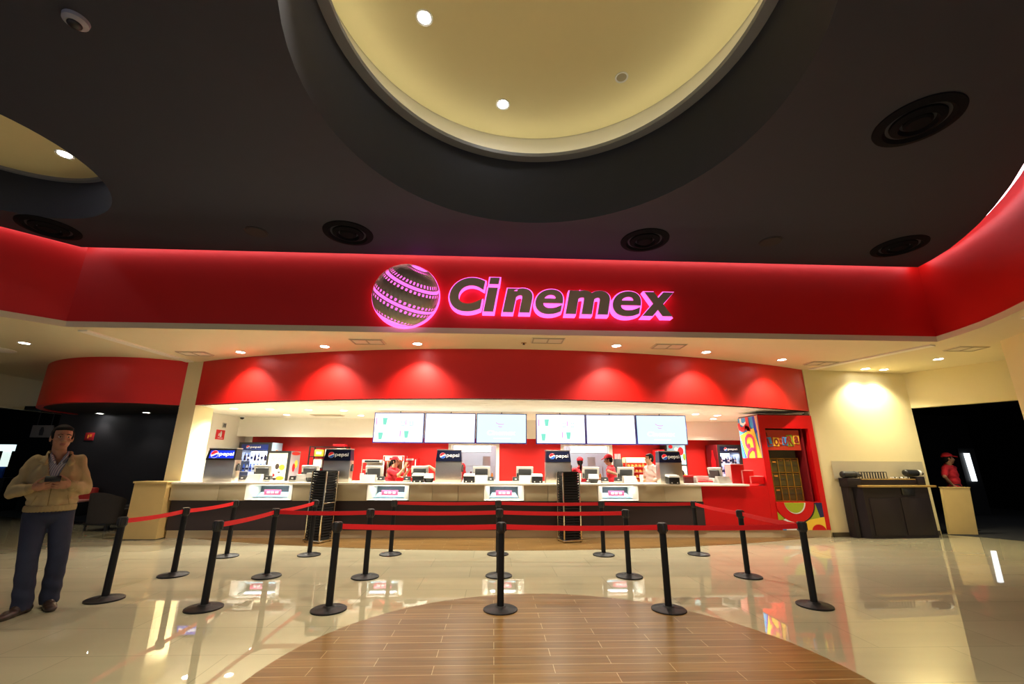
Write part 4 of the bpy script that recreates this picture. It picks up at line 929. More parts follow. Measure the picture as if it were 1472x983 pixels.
# snack rack behind the second soda machine
t = thing('snack_rack', 'black wire snack rack with pale cards behind the second drink machine', 'snack rack', (-4.55, 12.55, 0.98))
b = B()
for x in (-5.02, -4.06): box(b, x-0.015, x+0.015, 12.40, 12.43, 0.98, 1.89); box(b, x-0.015, x+0.015, 12.75, 12.78, 0.98, 1.89)
for z in (0.99, 1.30, 1.60, 1.86): box(b, -5.02, -4.06, 12.40, 12.78, z, z+0.02)
obj('frame', b, BLK, t)
RC = M('pale_snack_card', (0.72, 0.70, 0.62), 0.5, var=0.1)
for i, (x, z, w_, h_, m) in enumerate(((-4.90, 1.62, 0.24, 0.18, PYEL), (-4.62, 1.62, 0.24, 0.20, RC), (-4.34, 1.62, 0.24, 0.2, PRED), (-4.90, 1.32, 0.22, 0.24, RC), (-4.62, 1.32, 0.24, 0.22, RC), (-4.34, 1.32, 0.22, 0.2, PORG), (-4.90, 1.01, 0.22, 0.2, FOOD), (-4.62, 1.01, 0.22, 0.2, RC), (-4.34, 1.01, 0.2, 0.22, PRED))):
    o = thing('snack_pack', 'upright snack pack, %s in the %s of the black snack rack' % (('left', 'centre', 'right')[i % 3], ('top tier', 'middle tier', 'bottom tier')[i//3]), 'snack pack', (x, 12.5, z), 0, 'packs in the snack rack')
    b = B(); box(b, x, x+w_, 12.45, 12.56, z+0.002, z+h_, 0.008); obj('pack', b, m, o)
    b = B(); box(b, x+w_*0.2, x+w_*0.8, 12.446, 12.451, z+h_*0.3, z+h_*0.7); obj('pack_label', b, PWHITE, o)
b = B(); box(b, -4.42, -4.10, 12.42, 12.74, 1.882, 1.95, 0.01); tag(obj('snack_pack', b, PRED), 'flat red carton on top of the black snack rack', 'snack pack')
# hot dog roller cabinet left of the cashier
t = thing('pretzel_warmer', 'low heated snack cabinet left of the popcorn machine', 'warming cabinet', (-3.28, 12.55, 0.98))
b = B(); box(b, -3.52, -2.98, 12.38, 12.82, 0.98, 1.10, 0.01); box(b, -3.52, -2.98, 12.38, 12.82, 1.46, 1.54, 0.01); box(b, -3.50, -3.00, 12.78, 12.82, 1.10, 1.46); obj('cabinet', b, GRYL, t)
b = B(); box(b, -3.45, -3.05, 12.375, 12.385, 1.475, 1.525); obj('dark_header', b, BLK, t)
b = B()
for sx_ in (-3.51, -2.99): box(b, sx_-0.012, sx_+0.012, 12.39, 12.41, 1.10, 1.46)
obj('posts', b, CHROME, t)
b = B(); box(b, -3.49, -3.01, 12.42, 12.76, 1.27, 1.285); obj('shelf', b, CHROME, t)
t.location.x -= 0.05
for i, x in enumerate((-3.47, -3.36, -3.25, -3.14)):
    b = B(); cap(b, (x, 12.46, 1.135), (x, 12.70, 1.135), 0.034, 0.034); tag(obj('hot_dog', b, FOOD if i % 2 else PRED), 'golden or red sausage roll, %s from the left in the low heated cabinet' % ORD[i], 'hot dog', 'rolls in the heated cabinet')
# popcorn machine
t = thing('popcorn_machine', 'red and white popcorn machine with yellow lit canopy behind the cashier in red cap', 'popcorn machine', (-2.72, 12.55, 0.98))
b = B(); box(b, -3.0, -2.44, 12.36, 12.84, 0.98, 1.08, 0.01); box(b, -3.0, -2.44, 12.36, 12.84, 1.50, 1.64, 0.015); obj('casing', b, REDG, t)
b = B()
for x in (-2.985, -2.455):
    for y in (12.375, 12.82): box(b, x-0.016, x+0.016, y-0.012, y+0.012, 1.08, 1.64)
box(b, -3.0, -2.44, 12.352, 12.362, 1.635, 1.65); obj('white_posts', b, WPL, t)
b = B(); box(b, -2.95, -2.49, 12.352, 12.362, 1.52, 1.62); cn = obj('lit_canopy', b, WARMLIT, t)
b = B(); box(b, -2.83, -2.62, 12.346, 12.353, 1.535, 1.60); obj('canopy_print', b, PRED, cn)
b = B(); box(b, -2.97, -2.47, 12.80, 12.81, 1.08, 1.50); obj('back_panel', b, M('warm_steel', (0.7, 0.55, 0.3), 0.4, 0.6), t)
b = B(); lathe(b, [(0, 1.30), (0.09, 1.30), (0.11, 1.40), (0, 1.43)], (-2.72, 12.6, 0), 20); cyl(b, (-2.72, 12.6, 1.43), (-2.72, 12.6, 1.5), 0.015); obj('kettle', b, STEEL, t)
b = B(); ell(b, (-2.72, 12.60, 1.10), (0.22, 0.16, 0.095), None, 18, 10)
for i in range(60):
    a = random.random()*2*PI; r_ = random.random()**0.5*0.9; ell(b, (-2.72+0.23*r_*math.cos(a), 12.6+0.15*r_*math.sin(a), 1.10+0.095*math.sqrt(max(0, 1-r_*r_))), (0.022,)*3, None, 6, 4)
o = tag(obj('popcorn', b, M('popcorn_yellow', (0.9, 0.65, 0.2), 0.8, var=0.2, scale=30)), 'heap of yellow popcorn inside the popcorn machine', 'popcorn', kind='stuff')
t = thing('popcorn_bucket_rack', 'red bucket dispenser with white lids right of the popcorn machine', 'bucket dispenser', (-2.25, 12.55, 0.98))
b = B(); box(b, -2.40, -2.08, 12.42, 12.78, 0.98, 1.58, 0.012); obj('red_case', b, REDG, t)
b = B(); box(b, -2.36, -2.34, 12.40, 12.42, 1.05, 1.55); box(b, -2.14, -2.12, 12.40, 12.42, 1.05, 1.55); obj('white_rails', b, WPL, t)
# kitchen things
t = thing('kitchen_hood', 'white lit hood seen through the left kitchen hatch', 'kitchen hood', (-0.6, 13.6, 1.8), 0, 'lit hoods in the kitchen')
b = B(); hexa(b, [(-1.20, 13.35, 1.78), (-0.06, 13.35, 1.78), (-0.06, 14.2, 1.78), (-1.20, 14.2, 1.78)], [(-1.1, 13.5, 2.1), (-0.16, 13.5, 2.1), (-0.16, 14.2, 2.1), (-1.1, 14.2, 2.1)]); obj('canopy', b, STEELW, t)
b = B(); box(b, -1.18, -0.08, 13.33, 13.349, 1.79, 1.99); obj('lit_panel', b, COOLLIT, t)
dup(t, (2.90, 13.6, 1.8), None, 'white lit hood seen through the right kitchen hatch')
for k, cx in enumerate((-0.55, 2.75)):
    nm = ('left', 'right')[k]
    t = thing('kitchen_table', 'steel kitchen worktable with shelves behind the %s hatch' % nm, 'kitchen table', (cx, 13.9, 0), 0, 'kitchen tables')
    b = B(); box(b, cx-0.8, cx+0.8, 13.5, 14.1, 0.88, 0.92); obj('table_top', b, STEELW, t)
    for sx_ in (-0.75, 0.75):
        for y in (13.55, 14.05): b = B(); cyl(b, (cx+sx_, y, 0), (cx+sx_, y, 0.88), 0.02); obj('leg', b, CHROME, t)
    b = B(); box(b, cx-0.5, cx+0.7, 13.95, 14.08, 1.36, 1.38); box(b, cx-0.5, cx-0.47, 14.0, 14.05, 0.92, 1.38); box(b, cx+0.67, cx+0.70, 14.0, 14.05, 0.92, 1.38); obj('over_shelf', b, STEELW, t)
    for i, (dx, h_, m) in enumerate(((-0.12, 0.24, PMAR), (-0.02, 0.26, PPINK), (0.09, 0.30, GRYD), (0.20, 0.22, STEELW), (0.31, 0.26, BROWN), (0.42, 0.24, PMAR), (0.52, 0.2, PORG))):
        o = thing('syrup_bottle', 'tall narrow kitchen bottle, %s from the left behind the %s hatch' % (ORD[i], nm), 'kitchen bottle', (cx+dx, 13.7, 0.92), 0, 'bottles on the %s kitchen table' % nm)
        b = B(); lathe(b, [(0, 0), (0.036, 0), (0.036, h_), (0.016, h_+0.06), (0, h_+0.06)], (cx+dx, 13.7, 0.92), 12); obj('bottle_body', b, m, o)
        b = B(); lathe(b, [(0, h_+0.058), (0.018, h_+0.058), (0.018, h_+0.10), (0, h_+0.10)], (cx+dx, 13.7, 0.92), 12); obj('bottle_cap', b, WPL, o)
    light('AREA', 'kitchen_lamp', (cx, 14.0, 2.66), 16, (0.92, 0.96, 1.0), (cx, 14.0, 0), shape='RECTANGLE', size=1.4, size_y=0.5)
    b = B(); box(b, cx+0.22, cx+0.46, 13.98, 14.07, 1.40, 1.66, 0.01); tag(obj('white_carton', b, WPL), 'white carton on the shelf behind the %s kitchen hatch' % nm, 'carton')
# bun shelf
t = thing('bun_shelf', 'warm lit wire shelf of buns left of the man in pink', 'bun shelf', (4.0, 12.5, 0.98))
b = B()
for x in (3.70, 4.30):
    for y in (12.40, 12.74): box(b, x-0.012, x+0.012, y-0.012, y+0.012, 0.98, 1.62)
for z in (0.99, 1.10, 1.24, 1.38): box(b, 3.70, 4.30, 12.39, 12.75, z, z+0.012)
obj('rack', b, STEEL, t)
b = B(); box(b, 3.70, 4.30, 12.40, 12.74, 1.50, 1.64, 0.01); obj('lit_top', b, WARMLIT, t)
pb = None
for k, z in enumerate((1.002, 1.112, 1.252, 1.392)):
    for i in range(5):
        lab = 'golden bun, %s from the left on the %s tier of the bun shelf' % (ORD[i], ('bottom', 'second', 'third', 'top')[k]); loc = (3.79+0.105*i, 12.47, z)
        if pb is None:
            b = B(); lathe(b, [(0, 0), (0.042, 0), (0.048, 0.02), (0.04, 0.05), (0.02, 0.064), (0, 0.066)], (0, 0, 0), 14); pb = obj('bun', b, FOOD); tag(pb, lab, 'bun', 'buns on the bun shelf'); pb.location = loc
        else: c = pb.copy(); COL.objects.link(c); c.location = loc; c['label'] = lab
b = B(); box(b, 3.42, 3.62, 12.46, 12.70, 0.982, 1.60, 0.008); t2 = thing('small_crate', 'slim grey utensil rack between the right hatch and the bun shelf', 'utensil rack', (3.52, 12.5, 0.98)); obj('case', b, GRYD, t2)
b = B()
for k in range(4): cyl(b, (3.45+0.045*k, 12.55, 1.60), (3.45+0.045*k, 12.55, 1.74), 0.014)
obj('utensils', b, STEELW, t2)
# poster freezer behind the last soda machine
t = thing('poster_freezer', 'dark freezer with a colourful blue poster behind the last drink machine', 'freezer', (5.15, 12.5, 0.98))
b = B(); box(b, 4.86, 5.45, 12.40, 12.85, 0.98, 2.06, 0.01); obj('cabinet', b, BLK, t)
b = B(); box(b, 4.90, 5.41, 12.388, 12.402, 1.46, 2.03); p_ = obj('poster', b, M('sky_poster', (0.28, 0.60, 0.78), 0.4, var=0.15, scale=4), t)
for nm, m, q in (('red_shape', PRED, [(0.38, 0.36, 0.08, 0.11), (0.10, 0.48, 0.06, 0.05), (0.20, 0.12, 0.06, 0.07)]), ('white_shape', PWHITE, [(0.08, 0.20, 0.06, 0.09), (0.25, 0.42, 0.05, 0.05), (0.43, 0.10, 0.06, 0.06)]), ('green_shape', PGRN, [(0.47, 0.20, 0.035, 0.10)]), ('yellow_shape', PYEL, [(0.30, 0.26, 0.05, 0.05)])):
    for z_ in q: b = B(); blob(b, *z_, (4.90, 12.388, 1.46), (1, 0, 0), (0, 0, 1), 0.001); obj(nm, b, m, p_)
b = B(); box(b, 4.90, 5.41, 12.388, 12.402, 1.02, 1.42); p_ = obj('lower_print', b, M('pale_print', (0.75, 0.72, 0.66), 0.4), t)
for nm, m, q in (('red_shape', PRED, [(0.40, 0.06, 0.06, 0.06), (0.30, 0.3, 0.05, 0.05)]), ('dark_shape', PBLK, [(0.36, 0.20, 0.07, 0.09)]), ('blue_shape', PBLUE, [(0.47, 0.05, 0.03, 0.1)]), ('yellow_shape', PYEL, [(0.45, 0.14, 0.04, 0.05)])):
    for z_ in q: b = B(); blob(b, *z_, (4.90, 12.388, 1.02), (1, 0, 0), (0, 0, 1), 0.001); obj(nm, b, m, p_)
b = B(); box(b, 4.62, 4.84, 12.42, 12.8, 0.982, 1.86, 0.01); tag(obj('red_carton', b, PRED), 'tall red carton left of the blue poster freezer', 'carton')

# ------------------------------------------------------------------ signs and camera on the left side wall
t = thing('fire_sign', 'small red sign with a white mark on the white side wall of the snack bar', 'sign', (-7.08, 11.74, 2.02))
og = (-7.075, 11.05, 2.17)
b = B(); box(b, -7.08, -7.07, 11.56, 11.92, 2.02, 2.26); obj('plate', b, PRED, t)
b = B(); og = (-7.07, 11.57, 2.005); flat(b, [(0.15, 0.08), (0.22, 0.08), (0.22, 0.18), (0.20, 0.225), (0.17, 0.225), (0.15, 0.18)], og, (0, 1, 0), (0, 0, 1)); flat(b, [(0.08, 0.045), (0.28, 0.045), (0.28, 0.06), (0.08, 0.06)], og, (0, 1, 0), (0, 0, 1)); flat(b, [(0.09, 0.09), (0.13, 0.12), (0.12, 0.18), (0.09, 0.15)], og, (0, 1, 0), (0, 0, 1)); obj('white_symbol', b, PWHITE, t)
t = thing('wall_switch', 'small grey wall panel above the red sign on the white side wall', 'wall panel', (-7.08, 11.84, 2.32))
b = B(); box(b, -7.08, -7.065, 11.76, 11.92, 2.32, 2.45, 0.004); obj('plate', b, GRYL, t)
b = B(); box(b, -7.068, -7.060, 11.79, 11.83, 2.34, 2.43); box(b, -7.068, -7.060, 11.85, 11.89, 2.34, 2.43); obj('buttons', b, GRYD, t)
t = thing('ceiling_camera', 'small white dome camera in the corner of the white soffit', 'security camera', (-6.85, 12.2, 2.66))
b = B(); lathe(b, [(0, -0.03), (0.065, -0.03), (0.07, 0.002), (0, 0.002)], (-6.85, 12.2, 2.658), 20); obj('housing', b, WPL, t)
b = B(); ell(b, (-6.85, 12.2, 2.62), (0.05, 0.05, 0.045)); obj('dome', b, BLK, t)
t = thing('ceiling_vent', 'flat white grille in the soffit left of the menu screens', 'air grille', (-4.35, 11.6, 2.66))
b = B(); box(b, -4.75, -3.95, 11.45, 11.75, 2.648, 2.662); obj('grille_plate', b, GRILLE, t)
b = B()
for k in range(5): box(b, -4.72, -3.98, 11.48+k*0.06, 11.50+k*0.06, 2.640, 2.649)
obj('slats', b, M('warm_grey_slat', (0.5, 0.45, 0.33), 0.6), t)

# ------------------------------------------------------------------ candy booth
TX0, TX1, TY, TY1 = 5.93, 7.17, 9.60, 10.42
WX0, WX1, WZ0, WZ1 = 6.06, 7.05, 0.70, 2.26
t = thing('candy_booth', 'tall red candy booth with colourful letter prints at the right end of the counter', 'candy booth', (6.55, 10.0, 0))
b = B()
box(b, TX0, WX0, TY, TY+0.09, 0.15, 2.55); box(b, WX1, TX1, TY, TY+0.09, 0.15, 2.55); box(b, WX0, WX1, TY, TY+0.09, WZ1, 2.55); box(b, WX0, WX1, TY, TY+0.09, 0.15, WZ0)
box(b, TX0, TX0+0.06, TY+0.09, TY1, 0.15, 2.55); box(b, TX1-0.06, TX1, TY+0.09, TY1, 0.15, 2.55); box(b, TX0+0.06, TX1-0.06, TY1-0.06, TY1, 0.15, 2.55); box(b, TX0+0.06, TX1-0.06, TY+0.09, TY1-0.06, 2.49, 2.55); box(b, TX0+0.06, TX1-0.06, TY+0.09, TY1-0.06, 0.15, WZ0)
obj('booth_shell', b, REDG, t)
b = B(); box(b, TX0, TX1, TY+0.03, TY1, 0, 0.15); obj('kick_plate', b, bpy.data.materials['beige_kick_plate'], t)
b = B(); box(b, TX0+0.02, TX1-0.02, TY+0.02, TY1, 2.55, 2.575); obj('gap_shade', b, BLK, t)  # shade of the gap under the soffit, put in as a black sheet
b = B(); box(b, WX0, WX1-0.15, TY+0.12, TY+0.16, 1.79, 2.23); sb = obj('sign_board', b, M('brick_red_board', (0.50, 0.035, 0.012), 0.45, var=0.05), t)
og = Vector((WX0, TY+0.12, 1.79)); U, V = Vector((1, 0, 0)), Vector((0, 0, 1))
tiles = [('L', 0.08, 0.07, 0.12, 0.20, PSKY, 8), ('O', 0.21, 0.09, 0.13, 0.19, PYEL, -4), ('C', 0.335, 0.10, 0.10, 0.17, PORG, 6), ('U', 0.42, 0.11, 0.12, 0.18, PSKY, -6), ('R', 0.55, 0.08, 0.14, 0.25, PGRN, 5), ('a', 0.68, 0.14, 0.13, 0.19, PYEL, -5)]
for ch, x, z, w_, h_, m, rot in tiles:
    a = math.radians(rot); uu = U*math.cos(a)+V*math.sin(a); vv = -U*math.sin(a)+V*math.cos(a); o_ = og+U*x+V*z
    if ch != 'C':
        b = B(); flat(b, [(0, 0), (w_, 0), (w_, h_), (0, h_)], o_, uu, vv, 0.012); obj('letter_tile', b, m, sb)
    b = B(); place_text(b, ch, o_+uu*w_*0.12+vv*h_*0.10+uu.cross(vv)*0.012, uu, vv, w_*0.76, h_*0.8, 0.012, 0.03); obj('letter', b, M('letter_%s' % ch, (0.28, 0.02, 0.02) if ch not in 'C' else (0.65, 0.16, 0.04), 0.4), sb)
b = B(); place_text(b, 'a', og+U*0.03+V*0.30, U, V, 0.08, 0.09, 0.012, 0.02); obj('letter', b, PMAR, sb)
b = B(); ribbon(b, [(0.03, 0.26), (0.08, 0.25)], 0.02, og, U, V, 0.01); obj('letter_underline', b, PMAR, sb)
b = B(); box(b, WX0-0.06, WX1+0.05, TY1-0.10, TY1-0.06, WZ0, 2.4); box(b, WX0, WX1-0.15, TY+0.35, TY+0.37, 1.62, 1.85); obj('dark_lining', b, BACKW, t)
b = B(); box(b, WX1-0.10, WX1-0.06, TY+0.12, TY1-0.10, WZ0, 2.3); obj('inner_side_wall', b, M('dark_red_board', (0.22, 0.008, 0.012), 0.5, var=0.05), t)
# bins: five columns, three rows
bx0, bw, by = WX0+0.01, 0.158, TY+0.24
b = B()
for i in range(6): box(b, bx0+i*bw-0.006, bx0+i*bw+0.006, by, by+0.02, WZ0, 1.62)
for z in (0.71, 1.005, 1.31, 1.61): box(b, bx0, bx0+5*bw, by, by+0.02, z-0.006, z+0.006)
box(b, bx0, bx0+5*bw, by+0.24, by+0.26, WZ0, 1.62)
obj('bin_frame', b, M('brass_strip', (0.45, 0.24, 0.03), 0.4, 0.5, var=0.05), t)
for r_ in range(3):
    for c_ in range(5):
        x = bx0+c_*bw+0.012; z = 0.722+r_*0.30
        b = B(); hexa(b, [(x, by+0.02, z), (x+bw-0.024, by+0.02, z), (x+bw-0.024, by+0.23, z), (x, by+0.23, z)], [(x, by+0.012, z+0.265), (x+bw-0.024, by+0.012, z+0.265), (x+bw-0.024, by+0.23, z+0.265), (x, by+0.23, z+0.265)])
        bn = obj('candy_bin', b, CANDY, t)
        b = B(); box(b, x+0.03, x+bw-0.055, by-0.002, by+0.014, z+(0.20 if c_ < 2 else 0.235), z+(0.225 if c_ < 2 else 0.25)); obj('price_tag', b, PORG if c_ < 2 else M('dull_tag_%d%d' % (r_, c_), (0.22, 0.08, 0.01), 0.5), bn)
        b = B(); box(b, x+0.004, x+bw-0.028, by+0.004, by+0.02, z+0.14, z+0.148); obj('bin_lip', b, GRYD, bn)
# printed panels of the booth
LIME = M('lime_print', (0.36, 0.44, 0.02), 0.4); 
def print_panel(name, og, U, V, w_, h_, base, shapes, label=None):
    b = B(); flat(b, [(0, 0), (w_, 0), (w_, h_), (0, h_)], og, U, V, 0.006); p_ = obj(name, b, base, t); lift = 0.006
    def clip(P):   # keep every print inside its panel
        for axis, lim, sgn in ((0, 0, 1), (0, w_, -1), (1, 0, 1), (1, h_, -1)):
            out = []
            for i in range(len(P)):
                a, c = P[i-1], P[i]; ina = (a[axis]-lim)*sgn >= 0; inc = (c[axis]-lim)*sgn >= 0
                if ina != inc:
                    k = (lim-a[axis])/(c[axis]-a[axis]); out.append((a[0]+(c[0]-a[0])*k, a[1]+(c[1]-a[1])*k))
                if inc: out.append(c)
            P = out
            if len(P) < 3: return None
        return P
    for nm, m, polys in shapes:
        b = B()
        for P in polys:
            P = clip(P)
            if P: flat(b, P, og, U, V, 0.003, lift)
        obj(nm, b, m, p_); lift += 0.003
    return p_
def disc(cx, cy, rx, ry=None, a0=0, a1=360, n=40):
    ry = ry or rx; return [(cx+rx*math.cos(math.radians(a0+(a1-a0)*i/n)), cy+ry*math.sin(math.radians(a0+(a1-a0)*i/n))) for i in range(n if a1-a0 == 360 else n+1)]
def stroke(pts, w_):
    P = [Vector(p) for p in pts]; L = []; R = []
    for i, p in enumerate(P):
        d = (P[min(i+1, len(P)-1)]-P[max(i-1, 0)]).normalized(); n = Vector((-d.y, d.x)); L.append(p+n*w_/2); R.append(p-n*w_/2)
    return [[tuple(R[i]), tuple(R[i+1]), tuple(L[i+1]), tuple(L[i])] for i in range(len(P)-1)]
lw, lh = WX1-WX0+0.02, 0.545
print_panel('lower_print', (WX0-0.01, TY, 0.152), (1, 0, 0), (0, 0, 1), lw, lh, REDG, [
    ('blue_print', NAVY, [[(0.85, lh), (lw, lh), (lw, 0.25), (0.93, 0.22)]]),
    ('blue_corner', NAVY, [[(0.36, 0), (0.70, 0), (0.70, 0.1), (0.36, 0.1)]]),
    ('lime_print', LIME, [[(0.55, 0.0), (0.93, 0.2), (0.85, lh), (0.4, lh)], [(0.0, 0.20), (0.0, 0.36), (0.17, 0.20)]]),
    ('yellow_print', PYEL, [[(0.60, 0.0), (lw, 0.0), (lw, 0.26), (0.60, 0.19)]]),
    ('black_edge', PBLK, [disc(0.42, 0.54, 0.43, 0.41)]),
    ('white_edge', PWHITE, [disc(0.16, 0.16, 0.17, 0.12, -20, 60) + [(0.1, 0.2)], [(0.06, 0.0), (0.36, 0.0), (0.36, 0.06), (0.06, 0.06)]]),
    ('red_letter', REDG, [disc(0.40, 0.55, 0.42, 0.40), disc(0.85, -0.04, 0.16, 0.15)]),
    ('sky_print', PSKY, [[(0.06, 0.0), (0.14, 0.0), (0.12, 0.06), (0.04, 0.06)], [(0.36, 0.0), (0.48, 0.0), (0.46, 0.07), (0.36, 0.07)]]),
    ('white_ring', PWHITE, [disc(0.40, 0.57, 0.235, 0.25)]),
    ('lime_centre', LIME, [disc(0.385, 0.575, 0.22, 0.235)])])
sw, sh = TY1-TY-0.02, 0.92
def letter_a(cx, cy, s):
    hook = [(cx-0.10*s, cy+0.16*s), (cx-0.06*s, cy+0.10*s), (cx-0.13*s, cy+0.07*s), (cx-0.20*s, cy+0.16*s), (cx-0.18*s, cy+0.30*s), (cx-0.04*s, cy+0.38*s), (cx+0.12*s, cy+0.34*s), (cx+0.18*s, cy+0.2*s), (cx+0.19*s, cy-0.25*s)]
    bowl = [(cx+0.18*s, cy-0.02*s), (cx+0.05*s, cy+0.02*s), (cx-0.12*s, cy-0.06*s), (cx-0.18*s, cy-0.18*s), (cx-0.14*s, cy-0.30*s)]
    return stroke(smooth_poly(hook, 4), 0.085*s)+stroke(smooth_poly(bowl, 4), 0.085*s)
print_panel('side_print', (TX0, TY1-0.01, 1.62), (0, -1, 0), (0, 0, 1), sw, sh, PSKY, [
    ('navy_print', M('deep_blue_print', (0.02, 0.02, 0.55), 0.4), [[(0.60, sh), (0.74, sh), (0.74, 0.58), (0.62, 0.5)]]),
    ('blue_stripe', bpy.data.materials['deep_blue_print'], [[(0.0, 0.5), (0.13, 0.0), (0.22, 0.0), (0.08, 0.56)]]),
    ('peach_print', M('peach_print', (0.9, 0.35, 0.2), 0.4), [[(0.70, sh), (sw, sh), (sw, 0.0), (0.76, 0.0), (0.74, 0.5)]]),
    ('yellow_print', PYEL, [[(0.02, 0.52), (0.62, 0.66), (0.78, 0.0), (0.2, 0.0)], ]),
    ('white_edge', PWHITE, stroke([(0.13, 0.92), (0.13, 0.80), (0.24, 0.76), (0.36, 0.80)], 0.07)+stroke([(0.37, 0.63), (0.38, 0.86)], 0.07)),
    ('red_letter', PRED, stroke(smooth_poly([(0.02, 0.80), (0.08, 0.68), (0.22, 0.66), (0.36, 0.74)], 4), 0.11)+stroke([(0.40, 0.92), (0.42, 0.60)], 0.12)+stroke([(0.28, 0.69), (0.50, 0.63)], 0.10)),
    ('pink_letter', M('magenta_print', (0.78, 0.03, 0.14), 0.4), letter_a(0.42, 0.18, 0.85))])

# ------------------------------------------------------------------ left: kiosk box, chairs, stool, signs
t = thing('reception_stand', 'pale wooden stand at the left end of the counter', 'wooden stand', (-6.85, 9.55, 0))
b = B(); hexa(b, [(-7.16, 9.40, 0.015), (-6.53, 9.40, 0.015), (-6.53, 9.66, 0.015), (-7.16, 9.66, 0.015)], [(-7.16, 9.40, 1.05), (-6.53, 9.40, 1.05), (-6.53, 9.73, 1.05), (-7.16, 9.73, 1.05)]); obj('cabinet', b, MAPLE, t)
b = B(); box(b, -7.18, -6.515, 9.38, 9.74, 1.05, 1.085, 0.004); obj('top_board', b, MAPLE, t)
b = B(); box(b, -7.14, -6.55, 9.42, 9.64, 0.0, 0.015); obj('plinth', b, BLK, t)
def club_chair(label, loc, rz, group='dark lounge chairs'):
    R = Matrix.Translation(loc) @ Matrix.Rotation(rz, 4, 'Z'); t = thing('lounge_chair', label, 'lounge chair', loc, rz, group)
    # curved shell: back and arms in one sweep, opening to +y (local)
    b = B(); n = 22; rows = []
    for i in range(n+1):
        a = math.radians(180+20-40*0 + (i/n)*180-20); c_, s_ = math.cos(a), math.sin(a)
        hgt = 0.80-0.16*abs(i/n-0.5)**2*4
        rows.append([b.verts.new(R @ Vector((c_*ro, s_*ro*0.92, z))) for ro, z in ((0.36, 0.16), (0.41, hgt), (0.34, hgt), (0.29, 0.18))])
    for A_, C_ in zip(rows, rows[1:]):
        for k in range(4): b.faces.new((A_[k], C_[k], C_[(k+1) % 4], A_[(k+1) % 4]))
    b.faces.new(rows[0]); b.faces.new(rows[-1][::-1]); o = obj('backrest', b, FABRIC, t, 50)
    b = B(); box(b, -0.27, 0.27, -0.24, 0.34, 0.16, 0.43, 0.04, R); obj('seat', b, FABRIC, t)
    b = B(); box(b, -0.31, 0.31, -0.27, 0.33, 0.12, 0.165, 0.01, R); obj('seat_frame', b, BLK, t)
    for sx_ in (-0.27, 0.27):
        for sy_ in (-0.22, 0.29): b = B(); cyl(b, R @ Vector((sx_, sy_, 0)), R @ Vector((sx_, sy_, 0.13)), 0.022, 0.03, 12); obj('leg', b, BLK, t)
    return t
c0 = club_chair('dark grey lounge chair, its back turned, behind the man in the beige jacket', (-8.60, 10.75, 0), math.radians(-12))
dup(c0, (-8.75, 11.85, 0), math.radians(150), 'dark grey lounge chair half hidden behind the pale wooden stand')
t = thing('armchair', 'small red armchair in the dark lounge behind the man in the beige jacket', 'armchair', (-10.25, 11.75, 0))
b = B(); box(b, -10.50, -10.0, 11.5, 11.95, 0.18, 0.50, 0.03); obj('seat', b, BLK, t)
b = B(); box(b, -10.50, -10.0, 11.90, 12.05, 0.3, 0.82, 0.04); obj('backrest', b, SEATR, t)
b = B(); box(b, -10.50, -10.0, 11.56, 11.9, 0.50, 0.55, 0.02); obj('cushion', b, M('pale_pink_cover', (0.8, 0.35, 0.3), 0.7), t)
for sx_ in (-10.46, -10.04):
    for y in (11.55, 12.0): b = B(); cyl(b, (sx_, y, 0), (sx_, y, 0.19), 0.02); obj('leg', b, BLK, t)
t = thing('exit_sign', 'small red square sign on the charcoal wall behind the man', 'sign', (-10.7, 12.2, 2.05))
b = B(); box(b, -10.83, -10.60, 12.185, 12.2, 1.99, 2.19, 0.003); obj('plate', b, M('dim_red_sign', (0.45, 0.01, 0.02), 0.5), t)
b = B(); og = (-10.83, 12.185, 1.99); flat(b, [(0.07, 0.05), (0.10, 0.05), (0.10, 0.15), (0.07, 0.15)], og, (1, 0, 0), (0, 0, 1)); flat(b, [(0.12, 0.09), (0.17, 0.09), (0.17, 0.16), (0.12, 0.16)], og, (1, 0, 0), (0, 0, 1)); obj('symbol', b, PORG, t)
t = thing('wall_sign', 'grey hanging sign board with a dark figure at the far left', 'sign', (-11.9, 12.1, 2.2))
b = B(); box(b, -12.05, -11.52, 12.0, 12.03, 2.05, 2.36, 0.004); obj('board', b, M('grey_sign', (0.16, 0.16, 0.16), 0.6, var=0.1), t)
b = B(); og = (-12.05, 12.0, 2.05); flat(b, [(0.22, 0.05), (0.32, 0.05), (0.32, 0.18), (0.29, 0.26), (0.24, 0.26), (0.21, 0.18)], og, (1, 0, 0), (0, 0, 1)); obj('dark_figure', b, PBLK, t)
b = B(); cyl(b, (-11.95, 12.015, 2.35), (-11.95, 12.015, 2.80), 0.008); cyl(b, (-11.6, 12.015, 2.35), (-11.6, 12.015, 2.80), 0.008); obj('hangers', b, BLK, t)
t = thing('lit_stand', 'brightly lit white stall in the dark distance at the far left', 'lit stall', (-15.2, 14.2, 0))
b = B(); box(b, -15.9, -14.68, 14.2, 14.32, 1.74, 1.93); obj('lit_canopy', b, M('cool_lit_canopy', (0.8, 0.9, 0.9), 0.4, emit=(0.7, 0.92, 0.95), estr=0.5), t)
b = B(); box(b, -14.92, -14.74, 14.22, 14.30, 1.28, 1.74); obj('lit_post', b, M('cool_lit_dim', (0.8, 0.9, 0.9), 0.4, emit=(0.75, 0.9, 0.85), estr=0.4), t)
b = B(); box(b, -15.9, -14.66, 14.25, 14.8, 0, 0.95); obj('counter_base', b, BLK, t)
b = B(); box(b, -14.90, -14.76, 14.24, 14.28, 0.95, 1.28); obj('blue_panel', b, PBLUE, t)

